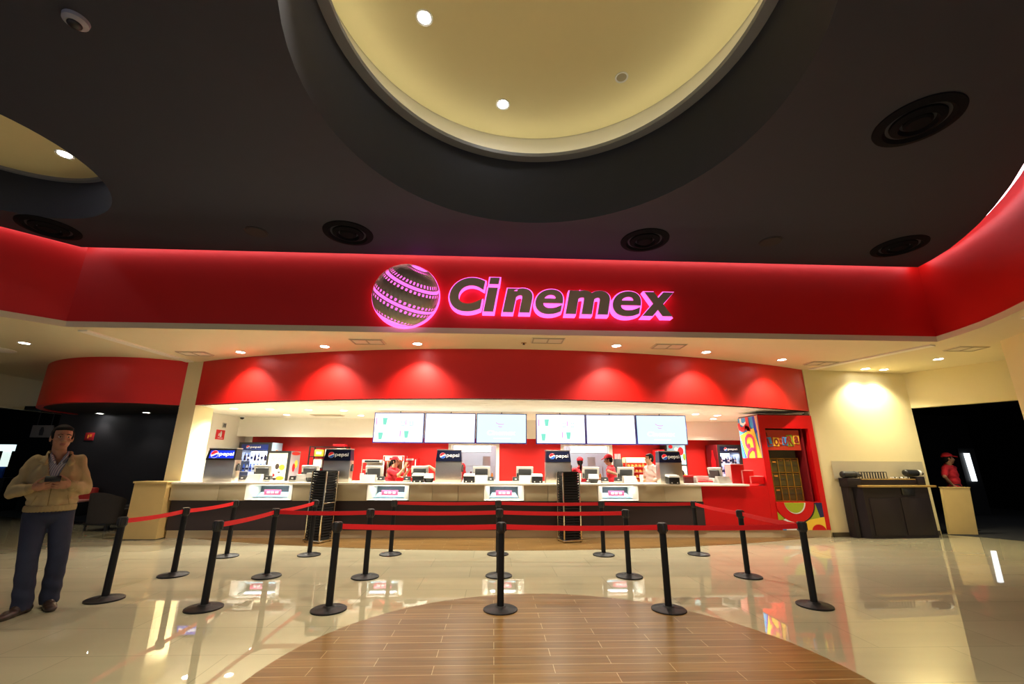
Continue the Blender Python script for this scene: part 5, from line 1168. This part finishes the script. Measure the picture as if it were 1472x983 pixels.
# ------------------------------------------------------------------ right: condiment bar, board
BR_ = Matrix.Translation((7.86, 9.42, 0)) @ Matrix.Rotation(math.radians(5), 4, 'Z')
t = thing('condiment_bar', 'dark brown condiment bar with oak edges against the cream wall', 'condiment bar', (7.86, 9.42, 0), math.radians(5))
def P3(p): return BR_ @ Vector(p)
base = [(-0.10, 0.22), (0.06, 0.03), (1.66, 0.03), (1.74, 0.12), (1.74, 0.30), (-0.10, 0.30)]
b = B(); hexa(b, [P3((x, y, 0)) for x, y in base], [P3((x, y, 1.02)) for x, y in base]); obj('cabinet', b, BROWNB, t)
for x0, x1 in ((0.16, 0.86), (0.92, 1.58)):
    b = B(); box(b, x0, x1, 0.018, 0.032, 0.06, 0.80, 0.003, BR_); obj('door', b, BROWNB, t)
b = B(); box(b, 0.98, 1.30, 0.012, 0.031, 0.86, 1.0, 0.003, BR_); obj('waste_slot', b, PBLK, t)
b = B(); top = [(-0.10, 0.20), (0.04, -0.02), (1.72, -0.02), (1.80, 0.10), (1.80, 0.30), (-0.10, 0.30)]
b = B(); box(b, 0.0, 1.82, -0.03, 0.30, 1.02, 1.06, 0.004, BR_); obj('oak_top', b, GOLD, t)
b = B(); box(b, 0.12, 1.66, 0.12, 0.30, 1.06, 1.17, 0.004, BR_); obj('riser', b, BROWNB, t)
b = B(); box(b, 0.18, 1.50, 0.11, 0.30, 1.17, 1.19, 0.003, BR_); obj('riser_edge', b, GOLD, t)
b = B(); box(b, -0.22, 0.10, 0.08, 0.30, 1.02, 1.20, 0.004, BR_); obj('end_block', b, BROWNB, t)
b = B(); box(b, 1.52, 1.70, 0.08, 0.30, 1.06, 1.24, 0.004, BR_); obj('end_block', b, BROWNB, t)
b = B(); box(b, -0.20, -0.10, 0.12, 0.30, 0, 1.02, 0.004, BR_); obj('end_panel', b, BROWNB, t)
for k, (x, lab) in enumerate(((-0.05, 'black cylinder cup dispenser on the left end of the condiment bar'), (1.52, 'black cylinder cup dispenser with a white cup on the right end of the condiment bar'))):
    z = 1.275 if k == 0 else 1.315
    t2 = thing('cup_dispenser', lab, 'cup dispenser', P3((x, 0.18, z-0.075)), math.radians(5), 'cup dispensers on the condiment bar')
    b = B(); cyl(b, P3((x-0.15, 0.18, z)), P3((x+0.13, 0.18, z)), 0.075, 0.068, 24); ell(b, P3((x-0.15, 0.18, z)), (0.06, 0.075, 0.075), None, 20, 12); obj('barrel', b, BLK, t2)
    b = B(); cyl(b, P3((x+0.13, 0.18, z)), P3((x+0.20, 0.18, z)), 0.072, 0.06, 24); obj('collar', b, GRYD if k == 0 else PWHITE, t2)
    b = B(); cyl(b, P3((x+0.20, 0.18, z)), P3((x+0.27, 0.18, z-0.02)), 0.05, 0.03, 16); obj('nozzle', b, BLK, t2)
pk = None
for i in range(5):
    x = 0.28+0.135*i; lab = 'wire napkin holder, %s from the left on the condiment bar' % ORD[i]; loc = P3((x, 0.20, 1.19))
    if pk is None:
        pk = thing('napkin_holder', lab, 'wire holder', loc, math.radians(5), 'wire holders on the condiment bar')
        b = B()
        for sx_ in (-0.034, 0.034): tube(b, [P3((x+sx_, 0.16, 1.192)), P3((x+sx_, 0.16, 1.33)), P3((x+sx_, 0.24, 1.33)), P3((x+sx_, 0.24, 1.192))], 0.007, 8)
        obj('wire_frame', b, GRYD, pk)
        b = B(); box(b, x-0.05, x+0.05, 0.15, 0.25, 1.19, 1.197, 0, BR_); obj('base', b, GRYD, pk)
    else: dup(pk, loc, None, lab)
for i in range(4):
    x = 1.02+0.11*i; t2 = thing('sachet', 'small pale sachet, %s from the left on the oak edge of the condiment bar' % ORD[i], 'sachet', P3((x, 0.17, 1.19)), 0, 'sachets on the condiment bar')
    b = B(); box(b, x-0.04, x+0.04, 0.13, 0.22, 1.191, 1.225, 0.008, BR_); obj('packet', b, PWHITE if i % 2 == 0 else GRYL, t2)
    b = B(); box(b, x-0.02, x+0.01, 0.126, 0.223, 1.20, 1.228, 0.004, BR_); obj('stripe', b, BLK, t2)
t = thing('lectern_board', 'pale wooden stand in front of the man in the dark doorway', 'wooden stand', (10.5, 10.05, 0))
b = B(); hexa(b, [(10.18, 10.00, 0), (10.80, 9.97, 0), (10.80, 10.03, 0), (10.18, 10.06, 0)], [(10.26, 10.00, 0.985), (10.88, 9.97, 0.985), (10.88, 10.03, 0.985), (10.26, 10.06, 0.985)]); obj('panel', b, MAPLE, t)
b = B(); box(b, 10.25, 10.75, 10.05, 10.30, 0.0, 0.03, 0.004); obj('foot', b, BLK, t)
b = B(); hexa(b, [(10.25, 9.99, 0.985), (10.89, 9.96, 0.985), (10.89, 10.04, 0.985), (10.25, 10.07, 0.985)], [(10.25, 9.99, 1.005), (10.89, 9.96, 1.005), (10.89, 10.04, 1.005), (10.25, 10.07, 1.005)]); obj('top_board', b, MAPLE, t)
t = thing('far_screen', 'narrow bright screen glimpsed behind the man in the dark doorway', 'lit screen', (15.0, 13.6, 0.8))
b = B(); hexa(b, [(15.04, 13.6, 1.0), (15.16, 13.6, 1.0), (15.16, 13.66, 1.0), (15.04, 13.66, 1.0)], [(15.0, 13.6, 1.85), (15.14, 13.6, 1.85), (15.14, 13.66, 1.85), (15.0, 13.66, 1.85)]); obj('display', b, COOLLIT, t)
b = B(); box(b, 14.85, 15.4, 13.662, 13.72, 0.0, 2.0); obj('case', b, BLK, t)

t = thing('low_rail', 'thin pale metal rail between the condiment bar and the wooden stand', 'rail', (10.2, 10.9, 0))
b = B(); cyl(b, (10.06, 10.9, 0.47), (10.75, 10.9, 0.48), 0.022); obj('bar', b, CHROME, t)
for x in (10.12, 10.7): b = B(); cyl(b, (x, 10.9, 0), (x, 10.9, 0.47), 0.015); obj('support', b, BLK, t)
# ------------------------------------------------------------------ people
def organic(name, build, mats, parent, voxel=0.008, smooth=4, T=None, fac=0.5):
    b = B(); build(b); bmesh.ops.recalc_face_normals(b, faces=b.faces)
    me = bpy.data.meshes.new(name); b.to_mesh(me); b.free()
    o = bpy.data.objects.new(name, me); COL.objects.link(o)
    r = o.modifiers.new('r', 'REMESH'); r.mode = 'VOXEL'; r.voxel_size = voxel
    s = o.modifiers.new('s', 'SMOOTH'); s.iterations = smooth; s.factor = fac
    dg = bpy.context.evaluated_depsgraph_get(); dg.update()
    m2 = bpy.data.meshes.new_from_object(o.evaluated_get(dg)); bpy.data.objects.remove(o); bpy.data.meshes.remove(me)
    b = B(); b.from_mesh(m2); bpy.data.meshes.remove(m2)
    return b
def finish(name, b, mats, parent, T):
    bmesh.ops.transform(b, matrix=T, verts=b.verts)
    return obj(name, b, mats, parent, 80, recalc=False)
V3 = Vector
def ik(s, w, a, c, pole):
    d = w-s; L = min(d.length, (a+c)*0.999); d.normalize(); x = (a*a-c*c+L*L)/(2*L); h = math.sqrt(max(0, a*a-x*x))
    p = (pole-d*pole.dot(d)).normalized(); return s+d*x+p*h, s+d*L
def hand(b, wr, f, n, thumb, curl=0.35, k=1.0, spread=0.0):
    """palm, four unequal fingers bending towards n, and a thumb leaving the side of the palm"""
    f = f.normalized(); n = (n-f*n.dot(f)).normalized(); s = f.cross(n).normalized()*thumb
    R = Matrix((s, f, n)).transposed()
    ell(b, wr+f*0.050*k, (0.042*k, 0.054*k, 0.017*k), R); cap(b, wr-f*0.02, wr+f*0.03*k, 0.026*k, 0.026*k)
    for off, L in ((0.0345, 0.068), (0.0115, 0.078), (-0.0115, 0.074), (-0.0345, 0.060)):
        p = wr+f*0.090*k+s*off*k; d = (f+s*off*spread*6).normalized()
        for j, seg in enumerate((0.44, 0.31, 0.25)):
            d = (d*math.cos(curl)+n*math.sin(curl)).normalized() if j else (d*math.cos(curl*0.6)+n*math.sin(curl*0.6)).normalized()
            q = p+d*L*seg*k; cap(b, p, q, (0.0088-0.0006*j)*k, (0.0084-0.0007*j)*k, 10); p = q
    p = wr+f*0.022*k+s*0.030*k; d = (f*0.62+s*0.62+n*0.35).normalized()
    for j, L in enumerate((0.040, 0.032, 0.026)):
        q = p+d*L*k; cap(b, p, q, (0.0125-0.001*j)*k, (0.0115-0.001*j)*k, 10); p = q; d = (d*0.8+f*0.4+n*0.12).normalized()
def head_parts(b, Mh, k=1.0, female=False):
    def E(c, r): ell(b, Mh @ V3(c)*1.0, tuple(x*k for x in r), Mh.to_3x3().normalized(), 20, 14)
    E((0, 0.018, 0.040), (0.076, 0.096, 0.092)); E((0, -0.022, -0.028), (0.064, 0.072, 0.088)); E((0, -0.052, -0.094), (0.030, 0.026, 0.022)); E((0, -0.02, -0.065), (0.056, 0.060, 0.045))
    E((0, -0.070, 0.032), (0.052, 0.018, 0.012))                       # brow
    for sx in (-1, 1):
        E((sx*0.078, 0.012, -0.004), (0.010, 0.020, 0.032)); E((sx*0.040, -0.066, -0.026), (0.024, 0.020, 0.020))
    cap(b, Mh @ V3((0, -0.086, 0.018)), Mh @ V3((0, -0.108, -0.024)), 0.009*k, 0.0145*k); E((0.012, -0.100, -0.030), (0.009, 0.009, 0.008)); E((-0.012, -0.100, -0.030), (0.009, 0.009, 0.008))
    E((0, -0.086, -0.057), (0.023, 0.010, 0.0065)); E((0, -0.083, -0.069), (0.020, 0.010, 0.007))
def head_extras(t, Mh, T, k=1.0, hair='short', cap_mat=None, parent_skin=None):
    R3 = Mh.to_3x3().normalized()
    for sx in (-1, 1):
        b = B(); ell(b, Mh @ V3((sx*0.031, -0.079, 0.008)), (0.0118*k, 0.0095*k, 0.0058*k), R3, 14, 10); e = finish('eye', b, EYEW, t, T)
        b = B(); ell(b, Mh @ V3((sx*0.031, -0.0865, 0.008)), (0.0058*k, 0.004*k, 0.0056*k), R3, 12, 8); finish('iris', b, IRIS, e, T)
        b = B(); tube(b, [Mh @ V3((sx*0.014, -0.088, 0.031)), Mh @ V3((sx*0.032, -0.086, 0.034)), Mh @ V3((sx*0.050, -0.074, 0.027))], 0.0030*k, 8); finish('eyebrow', b, HAIR, t, T)
    def hb(b):
        def E(c, r): ell(b, Mh @ V3(c), tuple(x*k for x in r), R3, 20, 14)
        E((0, 0.034, 0.052), (0.083, 0.092, 0.092)); E((0, 0.06, 0.0), (0.076, 0.062, 0.085))
        if hair == 'short':
            E((0.0, -0.020, 0.092), (0.068, 0.056, 0.032))
            for sx in (-1, 1): E((sx*0.070, -0.004, 0.035), (0.014, 0.024, 0.045))
        if hair == 'tail':
            for sx in (-1, 1): E((sx*0.07, 0.0, 0.01), (0.014, 0.03, 0.05))
            cap(b, Mh @ V3((0, 0.11, 0.02)), Mh @ V3((0, 0.15, -0.10)), 0.035*k, 0.032*k); cap(b, Mh @ V3((0, 0.15, -0.10)), Mh @ V3((0, 0.13, -0.25)), 0.032*k, 0.014*k)
    b = organic('hair', hb, HAIR, t, 0.006, 3); finish('hair', b, HAIR, t, T)
    if cap_mat:
        def cb(b):
            ell(b, Mh @ V3((0, 0.020, 0.055)), (0.090*k, 0.108*k, 0.092*k), R3, 24, 16)
        b = organic('cap', cb, cap_mat, t, 0.006, 2)
        inv = Mh.inverted()
        bmesh.ops.delete(b, geom=[v for v in b.verts if (inv @ v.co).z < 0.055-(inv @ v.co).y*0.12], context='VERTS')
        o = finish('cap', b, cap_mat, t, T); so = o.modifiers.new('thickness', 'SOLIDIFY'); so.thickness = 0.006; so.offset = 1
        b = organic('cap_brim', lambda b: (ell(b, Mh @ V3((0, -0.105, 0.062)), (0.072*k, 0.085*k, 0.012*k), R3 @ Matrix.Rotation(math.radians(14), 3, 'X'), 24, 12)), cap_mat, t, 0.006, 2)
        finish('brim', b, cap_mat, o, T)
def body_mesh(t, J, Mh, skin, T, vox, hands, k=1.0, belly=0.0, hk=None):
    def bb(b):
        pe, ch, nk = J['pelvis'], J['chest'], J['neck']
        ell(b, pe, (0.155*k, 0.105*k, 0.13*k)); ell(b, pe.lerp(ch, 0.5), (0.138*k, (0.10+belly)*k, 0.17*k)); ell(b, ch, (0.165*k, 0.105*k, 0.17*k)); ell(b, ch.lerp(nk, 0.55), (0.13*k, 0.085*k, 0.09*k))
        cap(b, nk-V3((0, 0, 0.05)), Mh @ V3((0, 0.015, -0.07)), 0.062*k, 0.056*k, 16)
        head_parts(b, Mh, hk or k)
        for s in 'ab':
            cap(b, J['sh'+s], J['el'+s], 0.052*k, 0.040*k); cap(b, J['el'+s], J['wr'+s], 0.041*k, 0.027*k); cap(b, J['sh'+s], ch+V3((0, 0, 0.08)), 0.058*k, 0.07*k)
            f, n, th, cu = hands[s]; hand(b, J['wr'+s], f, n, th, cu, k)
            cap(b, J['hip'+s], J['kn'+s], 0.085*k, 0.056*k, 16); cap(b, J['kn'+s], J['an'+s], 0.056*k, 0.038*k, 16)
            cap(b, J['an'+s]-V3((0, 0, 0.045)), V3((J['toe'+s].x, J['toe'+s].y, 0.03)).lerp(J['an'+s]-V3((0, 0, 0.045)), 0.25), 0.034*k, 0.022*k)
    b = organic('body', bb, skin, t, vox, 2 if vox < 0.006 else 3)
    inv = Mh.inverted(); b.faces.ensure_lookup_table()
    for f in b.faces:
        c = inv @ f.calc_center_median()
        if abs(c.x) < 0.021 and -0.073 < c.z < -0.054 and c.y < -0.083: f.material_index = 1
    return finish('body', b, [skin, LIPS], t, T)
def shoes(t, J, T, k=1.0, mat=SHOE):
    for s in 'ab':
        a, to = J['an'+s], J['toe'+s]; d = (to-a); d.z = 0; d.normalize(); g = min(a.z, to.z)
        def sb(b):
            heel = V3((a.x, a.y, 0))-d*0.05; tip = V3((a.x, a.y, 0))+d*0.205*k
            for q, w_, h_ in ((heel, 0.040, 0.050), (heel.lerp(tip, 0.3), 0.044, 0.060), (heel.lerp(tip, 0.62), 0.050, 0.042), (heel.lerp(tip, 0.84), 0.046, 0.034)):
                ell(b, q+V3((0, 0, h_*0.8)), (w_*k, 0.075*k, h_), Matrix(((d.y, d.x, 0), (-d.x, d.y, 0), (0, 0, 1))), 16, 10)
        b = organic('shoe', sb, mat, t, 0.007, 4)
        for v in b.verts:
            if v.co.z < 0.006: v.co.z = 0.002
        finish('shoe', b, mat, t, T)
def trousers(t, J, T, k, mat, flare=0.0):
    def tb(b):
        pe = J['pelvis']; ell(b, pe+V3((0, 0, 0.02)), (0.175*k, 0.128*k, 0.14*k)); ell(b, pe+V3((0, 0, -0.07)), (0.165*k, 0.118*k, 0.10*k))
        for s in 'ab':
            cap(b, J['hip'+s], J['kn'+s], 0.102*k, 0.078*k, 20); an = J['an'+s].copy(); an.z = 0.075
            cap(b, J['kn'+s], an, 0.078*k, (0.066+flare)*k, 20)
    b = organic('trousers', tb, mat, t, 0.010, 4)
    if flare:      # fabric folds at knee and hem
        for v in b.verts:
            z = v.co.z
            if z < 0.9: v.co += v.normal*0.004*math.sin(z*46+v.co.x*18)*max(0, math.cos((z-0.15)*4.2))
    bmesh.ops.delete(b, geom=[v for v in b.verts if v.co.z < 0.035], context='VERTS')
    return finish('trousers', b, mat, t, T)

def staff(label, loc, rz, hgt, skin, shirt, capm, hair, wr, pole, hands, lean=(0, 0), yaw=0, cat='person', tilt=0.0, shirt_name='polo_shirt'):
    k = hgt/1.75; T = Matrix.Translation(loc) @ Matrix.Rotation(rz, 4, 'Z')
    t = thing('person', label, cat, loc, rz)
    L = V3((lean[0], lean[1], 0))
    J = {'pelvis': V3((0, 0, 0.96*k)), 'chest': V3((0, 0, 1.27*k))+L*0.7, 'neck': V3((0, 0.01, 1.46*k))+L}
    hc = V3((0, -0.025, 1.625*k))+L*1.25
    Mh = Matrix.Translation(hc) @ Matrix.Rotation(math.radians(yaw), 4, 'Z') @ Matrix.Rotation(math.radians(tilt), 4, 'X') @ Matrix.Scale(k, 4)
    for s, sx in (('a', -1), ('b', 1)):
        sh = V3((sx*0.185*k, 0.01, 1.405*k))+L*0.9; w_ = V3(wr[s]); J['sh'+s] = sh; J['el'+s], J['wr'+s] = ik(sh, w_, 0.29*k, 0.255*k, V3(pole[s]))
        J['hip'+s] = V3((sx*0.09*k, 0, 0.93*k)); J['kn'+s] = V3((sx*0.10*k, -0.015, 0.50*k)); J['an'+s] = V3((sx*0.105*k, 0.02, 0.085)); J['toe'+s] = V3((sx*0.125*k, -0.16, 0.02))
    body_mesh(t, J, Mh, skin, T, 0.0075, hands, k)
    def sb(b):
        pe, ch, nk = J['pelvis'], J['chest'], J['neck']
        ell(b, pe+V3((0, 0, 0.02)), (0.176*k, 0.13*k, 0.12*k)); ell(b, pe.lerp(ch, 0.5), (0.165*k, 0.128*k, 0.18*k)); ell(b, ch, (0.184*k, 0.126*k, 0.175*k)); ell(b, ch.lerp(nk, 0.6), (0.14*k, 0.098*k, 0.085*k))
        for s in 'ab':
            cap(b, J['sh'+s], J['sh'+s].lerp(J['el'+s], 0.72), 0.068*k, 0.066*k); cap(b, J['sh'+s], ch+V3((0, 0, 0.09*k)), 0.072*k, 0.09*k)
        for a in range(0, 360, 30):
            c = nk+V3((0.072*k*math.cos(math.radians(a)), 0.068*k*math.sin(math.radians(a))-0.005, 0.012+0.018*math.sin(math.radians(a)))); ell(b, c, (0.024, 0.024, 0.022), None, 10, 8)
    b = organic(shirt_name, sb, shirt, t, 0.010, 4)
    for v in b.verts: v.co += v.normal*0.004*math.sin(v.co.z*55+v.co.x*25)
    o = finish(shirt_name, b, shirt, t, T)
    trousers(t, J, T, k, BLKTR); shoes(t, J, T, k, BLK)
    head_extras(t, Mh, T, k, hair, capm)
    return t, T, J
down = V3((0, 0, -1)); fwd = V3((0, -1, 0))
# cashier in red cap, seen from the side, holding up a bucket
t1, T1, J1 = staff('cashier in red cap and red polo shirt holding up a popcorn bucket', (-2.52, 11.25, 0), math.radians(78), 1.60, SKINL, REDSH, REDCAP, 'tail', {'a': (-0.10, -0.40, 1.36), 'b': (0.12, -0.42, 1.30)}, {'a': (-0.5, 0.2, -1), 'b': (0.6, 0.2, -1)},
    {'a': (V3((0.1, -0.3, 1)), V3((1, -0.3, 0)), -1, 0.30), 'b': (V3((-0.1, -0.3, 1)), V3((-1, -0.3, 0)), 1, 0.30)}, (0, -0.06), 0, tilt=4)
bc = T1 @ V3((0.01, -0.47, 1.34))
tb_ = thing('popcorn_bucket', 'red popcorn bucket with a white top held up by the cashier in red cap', 'popcorn bucket', bc)
b = B(); lathe(b, [(0, 0), (0.058, 0), (0.082, 0.19), (0.086, 0.195), (0.078, 0.19), (0.054, 0.006), (0, 0.006)], bc, 24); obj('bucket', b, PRED, tb_)
b = B(); lathe(b, [(0, 0.23), (0.084, 0.23), (0.092, 0.185), (0.086, 0.185), (0, 0.19)], bc, 24); obj('white_lid', b, PWHITE, tb_)
# colleague mostly hidden by the central drink machine
staff('staff member in red cap and shirt reaching sideways behind the central drink machine', (-0.86, 10.75, 0), math.radians(172), 1.74, SKINL, REDSH, REDCAP, 'tail', {'a': (0.02, -0.35, 1.15), 'b': (0.70, -0.10, 1.39)}, {'a': (-0.6, 0.1, -1), 'b': (0.1, 0.4, -1)},
    {'a': (V3((0.3, -1, 0)), V3((0, 0, -1)), 1, 0.3), 'b': (V3((1, -0.1, 0.1)), V3((0, 0, -1)), -1, 0.25)}, (0.05, 0), 0)
staff('worker in red cap with dark ponytail, back turned, in the right hatch', (2.28, 11.7, 0), math.radians(176), 1.62, SKIN, REDSH, REDCAP, 'tail', {'a': (-0.42, -0.14, 1.28), 'b': (0.26, -0.25, 1.10)}, {'a': (-0.6, 0.3, -0.6), 'b': (0.9, 0.2, -0.2)},
    {'a': (V3((-0.6, -1, 0)), V3((0, 0, -1)), 1, 0.3), 'b': (V3((-0.4, -1, 0)), V3((0, 0, -1)), -1, 0.3)}, (0, -0.03), 0)
staff('cashier in red cap with lowered head left of the bun shelf', (2.98, 11.1, 0), math.radians(-118), 1.68, SKIN, REDSH, REDCAP, 'short', {'a': (-0.10, -0.38, 1.10), 'b': (0.36, 0.20, 1.22)}, {'a': (-0.7, 0.1, -0.8), 'b': (0.7, 0.5, -0.3)},
    {'a': (V3((0.2, -1, -0.2)), V3((0, 0, -1)), 1, 0.35), 'b': (V3((0.7, 0.7, 0)), V3((0, 0, -1)), -1, 0.3)}, (0, -0.07), 10, tilt=12)
staff('black-haired man in a pale pink shirt, in profile by the last drink machine', (3.87, 10.95, 0), math.radians(-78), 1.71, SKINL, PINKSH, None, 'short', {'a': (-0.22, -0.15, 1.02), 'b': (0.24, -0.18, 1.02)}, {'a': (-0.6, 0.5, -0.3), 'b': (0.6, 0.5, -0.3)},
    {'a': (V3((0.1, -0.6, -0.6)), V3((1, 0, 0)), 1, 0.3), 'b': (V3((-0.1, -0.6, -0.6)), V3((-1, 0, 0)), -1, 0.3)}, (0, 0), -6, shirt_name='dress_shirt')
staff('man in red cap and red polo, hand on hip, in the dark doorway', (11.22, 10.62, 0), math.radians(22), 1.76, SKIN, REDSH, REDCAP, 'short', {'a': (-0.24, -0.06, 1.03), 'b': (0.20, 0.10, 0.90)}, {'a': (-1, 0.05, 0.1), 'b': (0.6, 0.5, -0.3)},
    {'a': (V3((0.8, -0.4, -0.5)), V3((0.4, 0.3, -0.6)), -1, 0.25), 'b': (V3((0.0, -0.2, -1)), V3((-1, 0, 0)), -1, 0.3)}, (-0.02, 0), 42)

# the man in the beige jacket, walking towards the camera with a phone
loc = (-4.75, 5.12, 0); rz = math.radians(43); T = Matrix.Translation(loc) @ Matrix.Rotation(rz, 4, 'Z')
tm = thing('person', 'man in a beige jacket and blue jeans walking with a phone in both hands', 'person', loc, rz)
J = {'pelvis': V3((0.03, 0, 0.99)), 'chest': V3((-0.005, 0.01, 1.33)), 'neck': V3((-0.012, 0.02, 1.535)),
     'sha': V3((-0.170, 0.02, 1.475)), 'shb': V3((0.150, 0.02, 1.485)), 'hipa': V3((-0.065, 0, 0.95)), 'hipb': V3((0.125, 0, 0.95)),
     'kna': V3((-0.035, -0.07, 0.52)), 'knb': V3((0.185, -0.01, 0.52)), 'ana': V3((0.015, -0.02, 0.10)), 'anb': V3((0.205, 0.10, 0.10)),
     'toea': V3((-0.10, -0.18, 0.02)), 'toeb': V3((0.225, -0.06, 0.02))}
J['wra'] = V3((-0.150, -0.225, 1.215)); J['wrb'] = V3((0.135, -0.220, 1.235))
for s, px_ in (('a', -1), ('b', 1)): J['el'+s], J['wr'+s] = ik(J['sh'+s], J['wr'+s], 0.315, 0.275, V3((px_*0.42, 0.30, -0.85)))
Mh = Matrix.Translation((-0.028, -0.020, 1.722)) @ Matrix.Rotation(math.radians(10), 4, 'Z') @ Matrix.Rotation(math.radians(-3), 4, 'X') @ Matrix.Scale(1.10, 4)
body_mesh(tm, J, Mh, SKIN, T, 0.0045, {'a': (V3((1, -0.30, 0.22)), V3((0.25, 0.9, 0.30)), 1, 0.55), 'b': (V3((-1, -0.42, 0.10)), V3((-0.35, 0.9, 0.25)), -1, 0.50)}, 1.04, 0.02, 1.10)
def jk(b):
    ell(b, (0.03, 0, 1.07), (0.205, 0.150, 0.115)); ell(b, (0.02, -0.01, 1.17), (0.218, 0.168, 0.16)); ell(b, (0.0, 0, 1.33), (0.212, 0.150, 0.19)); ell(b, (-0.008, 0.015, 1.46), (0.172, 0.112, 0.095))
    for s in 'ab':
        cap(b, J['sh'+s], J['el'+s], 0.073, 0.068, 18); cap(b, J['el'+s], J['el'+s].lerp(J['wr'+s], 0.86), 0.070, 0.050, 18); cap(b, J['sh'+s], J['chest']+V3((0, 0, 0.10)), 0.072, 0.10, 18)
    for sx in (-1, 1):
        pts = [(0, 0.088, 1.575), (sx*0.052, 0.070, 1.578), (sx*0.082, 0.015, 1.570), (sx*0.088, -0.045, 1.545), (sx*0.092, -0.092, 1.500), (sx*0.098, -0.112, 1.462)]
        for p, q in zip(pts, pts[1:]): cap(b, V3(p)+V3((-0.012, 0, 0)), V3(q)+V3((-0.012, 0, 0)), 0.019, 0.021, 10)
        ell(b, (sx*0.105-0.012, -0.098, 1.475), (0.035, 0.022, 0.030))
b = organic('jacket', jk, JACKET, tm, 0.008, 4)
for v in b.verts:      # cloth folds
    x, y, z = v.co; out = max(0.0, min(1.0, (abs(x)-0.20)/0.06))
    v.co += v.normal*(0.003*math.sin(z*38+x*30)*(0.35+out)+0.0035*math.sin((x*0.8+z)*60+y*30)*out+0.004*math.sin(x*70+z*9))
# front opening
def in_v(c): return c.y < 0.0 and c.z > 1.225 and abs(c.x+0.010) < 0.006+(c.z-1.225)*0.26 and c.z < 1.56 and c.y < -0.03
bmesh.ops.delete(b, geom=[f for f in b.faces if in_v(f.calc_center_median())], context='FACES')
bmesh.ops.delete(b, geom=[v for v in b.verts if not v.link_faces or (v.co.z < 0.985)], context='VERTS')
from mathutils.bvhtree import BVHTree
tree = BVHTree.FromBMesh(b)
jo = finish('jacket', b, JACKET, tm, T); so = jo.modifiers.new('thickness', 'SOLIDIFY'); so.thickness = 0.006; so.offset = -1
def front(x, z):
    h = tree.ray_cast(V3((x, -1, z)), V3((0, 1, 0))); return h[0] if h[0] is not None else V3((x, -0.16, z))
b = B()
pts = [front(-0.006+0.01*i/8, 1.22-i*0.028) for i in range(9)]
tube(b, [p+V3((0, -0.002, 0)) for p in pts], 0.0035, 8); finish('zip', b, M('brass_zip', (0.22, 0.15, 0.06), 0.4, 0.6), jo, T)
for sx in (-1, 1):
    b = B(); pts = [front(sx*(0.115+0.035*i/5)+0.02, 1.135-i*0.024) for i in range(6)]; tube(b, [p+V3((0, -0.001, 0)) for p in pts], 0.004, 8); finish('pocket_welt', b, JACKETD, jo, T)
def hem(b):
    n = 40
    for i in range(n):
        a = 2*PI*i/n; c = V3((0.03+0.190*math.cos(a), 0.138*math.sin(a), 1.0)); cap(b, c+V3((0, 0, -0.018)), c+V3((0, 0, 0.022)), 0.016, 0.016, 8)
b = organic('waistband', hem, JACKETD, tm, 0.008, 3); finish('waistband', b, JACKETD, tm, T)
for s in 'ab':
    b = organic('cuff', lambda b: cap(b, J['el'+s].lerp(J['wr'+s], 0.80), J['el'+s].lerp(J['wr'+s], 0.95), 0.050, 0.043, 18), JACKETD, tm, 0.007, 3); finish('cuff', b, JACKETD, tm, T)
def sh_(b):
    ell(b, (0.0, -0.004, 1.33), (0.17, 0.138, 0.19)); ell(b, (-0.01, 0.0, 1.46), (0.13, 0.100, 0.10))
    for sx in (-1, 1):
        for p, q in (((0.0, 0.07, 1.585), (sx*0.066, 0.02, 1.580)), ((sx*0.066, 0.02, 1.580), (sx*0.062, -0.06, 1.545)), ((sx*0.062, -0.06, 1.545), (sx*0.035, -0.10, 1.475))): cap(b, V3(p)+V3((-0.012, 0, 0)), V3(q)+V3((-0.012, 0, 0)), 0.013, 0.013, 10)
b = organic('shirt', sh_, SHIRTS, tm, 0.007, 3)
bmesh.ops.delete(b, geom=[f for f in b.faces if (lambda c: c.y < -0.02 and c.z > 1.435 and abs(c.x+0.010) < (c.z-1.435)*0.36)(f.calc_center_median())], context='FACES')
stm = bpy.data.materials['striped_shirt_cloth']; nt = stm.node_tree; wv = nt.nodes.new('ShaderNodeTexWave'); wv.inputs['Scale'].default_value = 22; tc = nt.nodes.new('ShaderNodeTexCoord')
cr = nt.nodes.new('ShaderNodeMix'); cr.data_type = 'RGBA'; cr.inputs['A'].default_value = (0.16, 0.16, 0.22, 1); cr.inputs['B'].default_value = (0.52, 0.50, 0.48, 1)
nt.links.new(tc.outputs['Object'], wv.inputs['Vector']); nt.links.new(wv.outputs['Fac'], cr.inputs['Factor']); nt.links.new(cr.outputs['Result'], nt.nodes['Principled BSDF'].inputs['Base Color'])
so = finish('shirt', b, SHIRTS, tm, T).modifiers.new('thickness', 'SOLIDIFY'); so.thickness = 0.004; so.offset = -1
trousers(tm, J, T, 1.04, DENIM, 0.012); shoes(tm, J, T, 1.12)
head_extras(tm, Mh, T, 1.10, 'short')
b = B(); cyl(b, (0,)*3, (0.011, 0.004, 0), 0.0118, 0.0118, 20); 
b.free()
pc = T @ V3((-0.012, -0.262, 1.305)); tp = thing('mobile_phone', 'black mobile phone held by the man in the beige jacket', 'phone', pc)
TP = T @ Matrix.Translation((-0.012, -0.262, 1.305)) @ Matrix.Rotation(math.radians(-35), 4, 'X')
b = B(); box(b, -0.060, 0.060, -0.008, 0.008, -0.034, 0.034, 0.006, TP); obj('case', b, BLK, tp)
b = B(); box(b, -0.050, 0.050, 0.0075, 0.009, -0.028, 0.028, 0, TP); obj('screen', b, GRYD, tp)
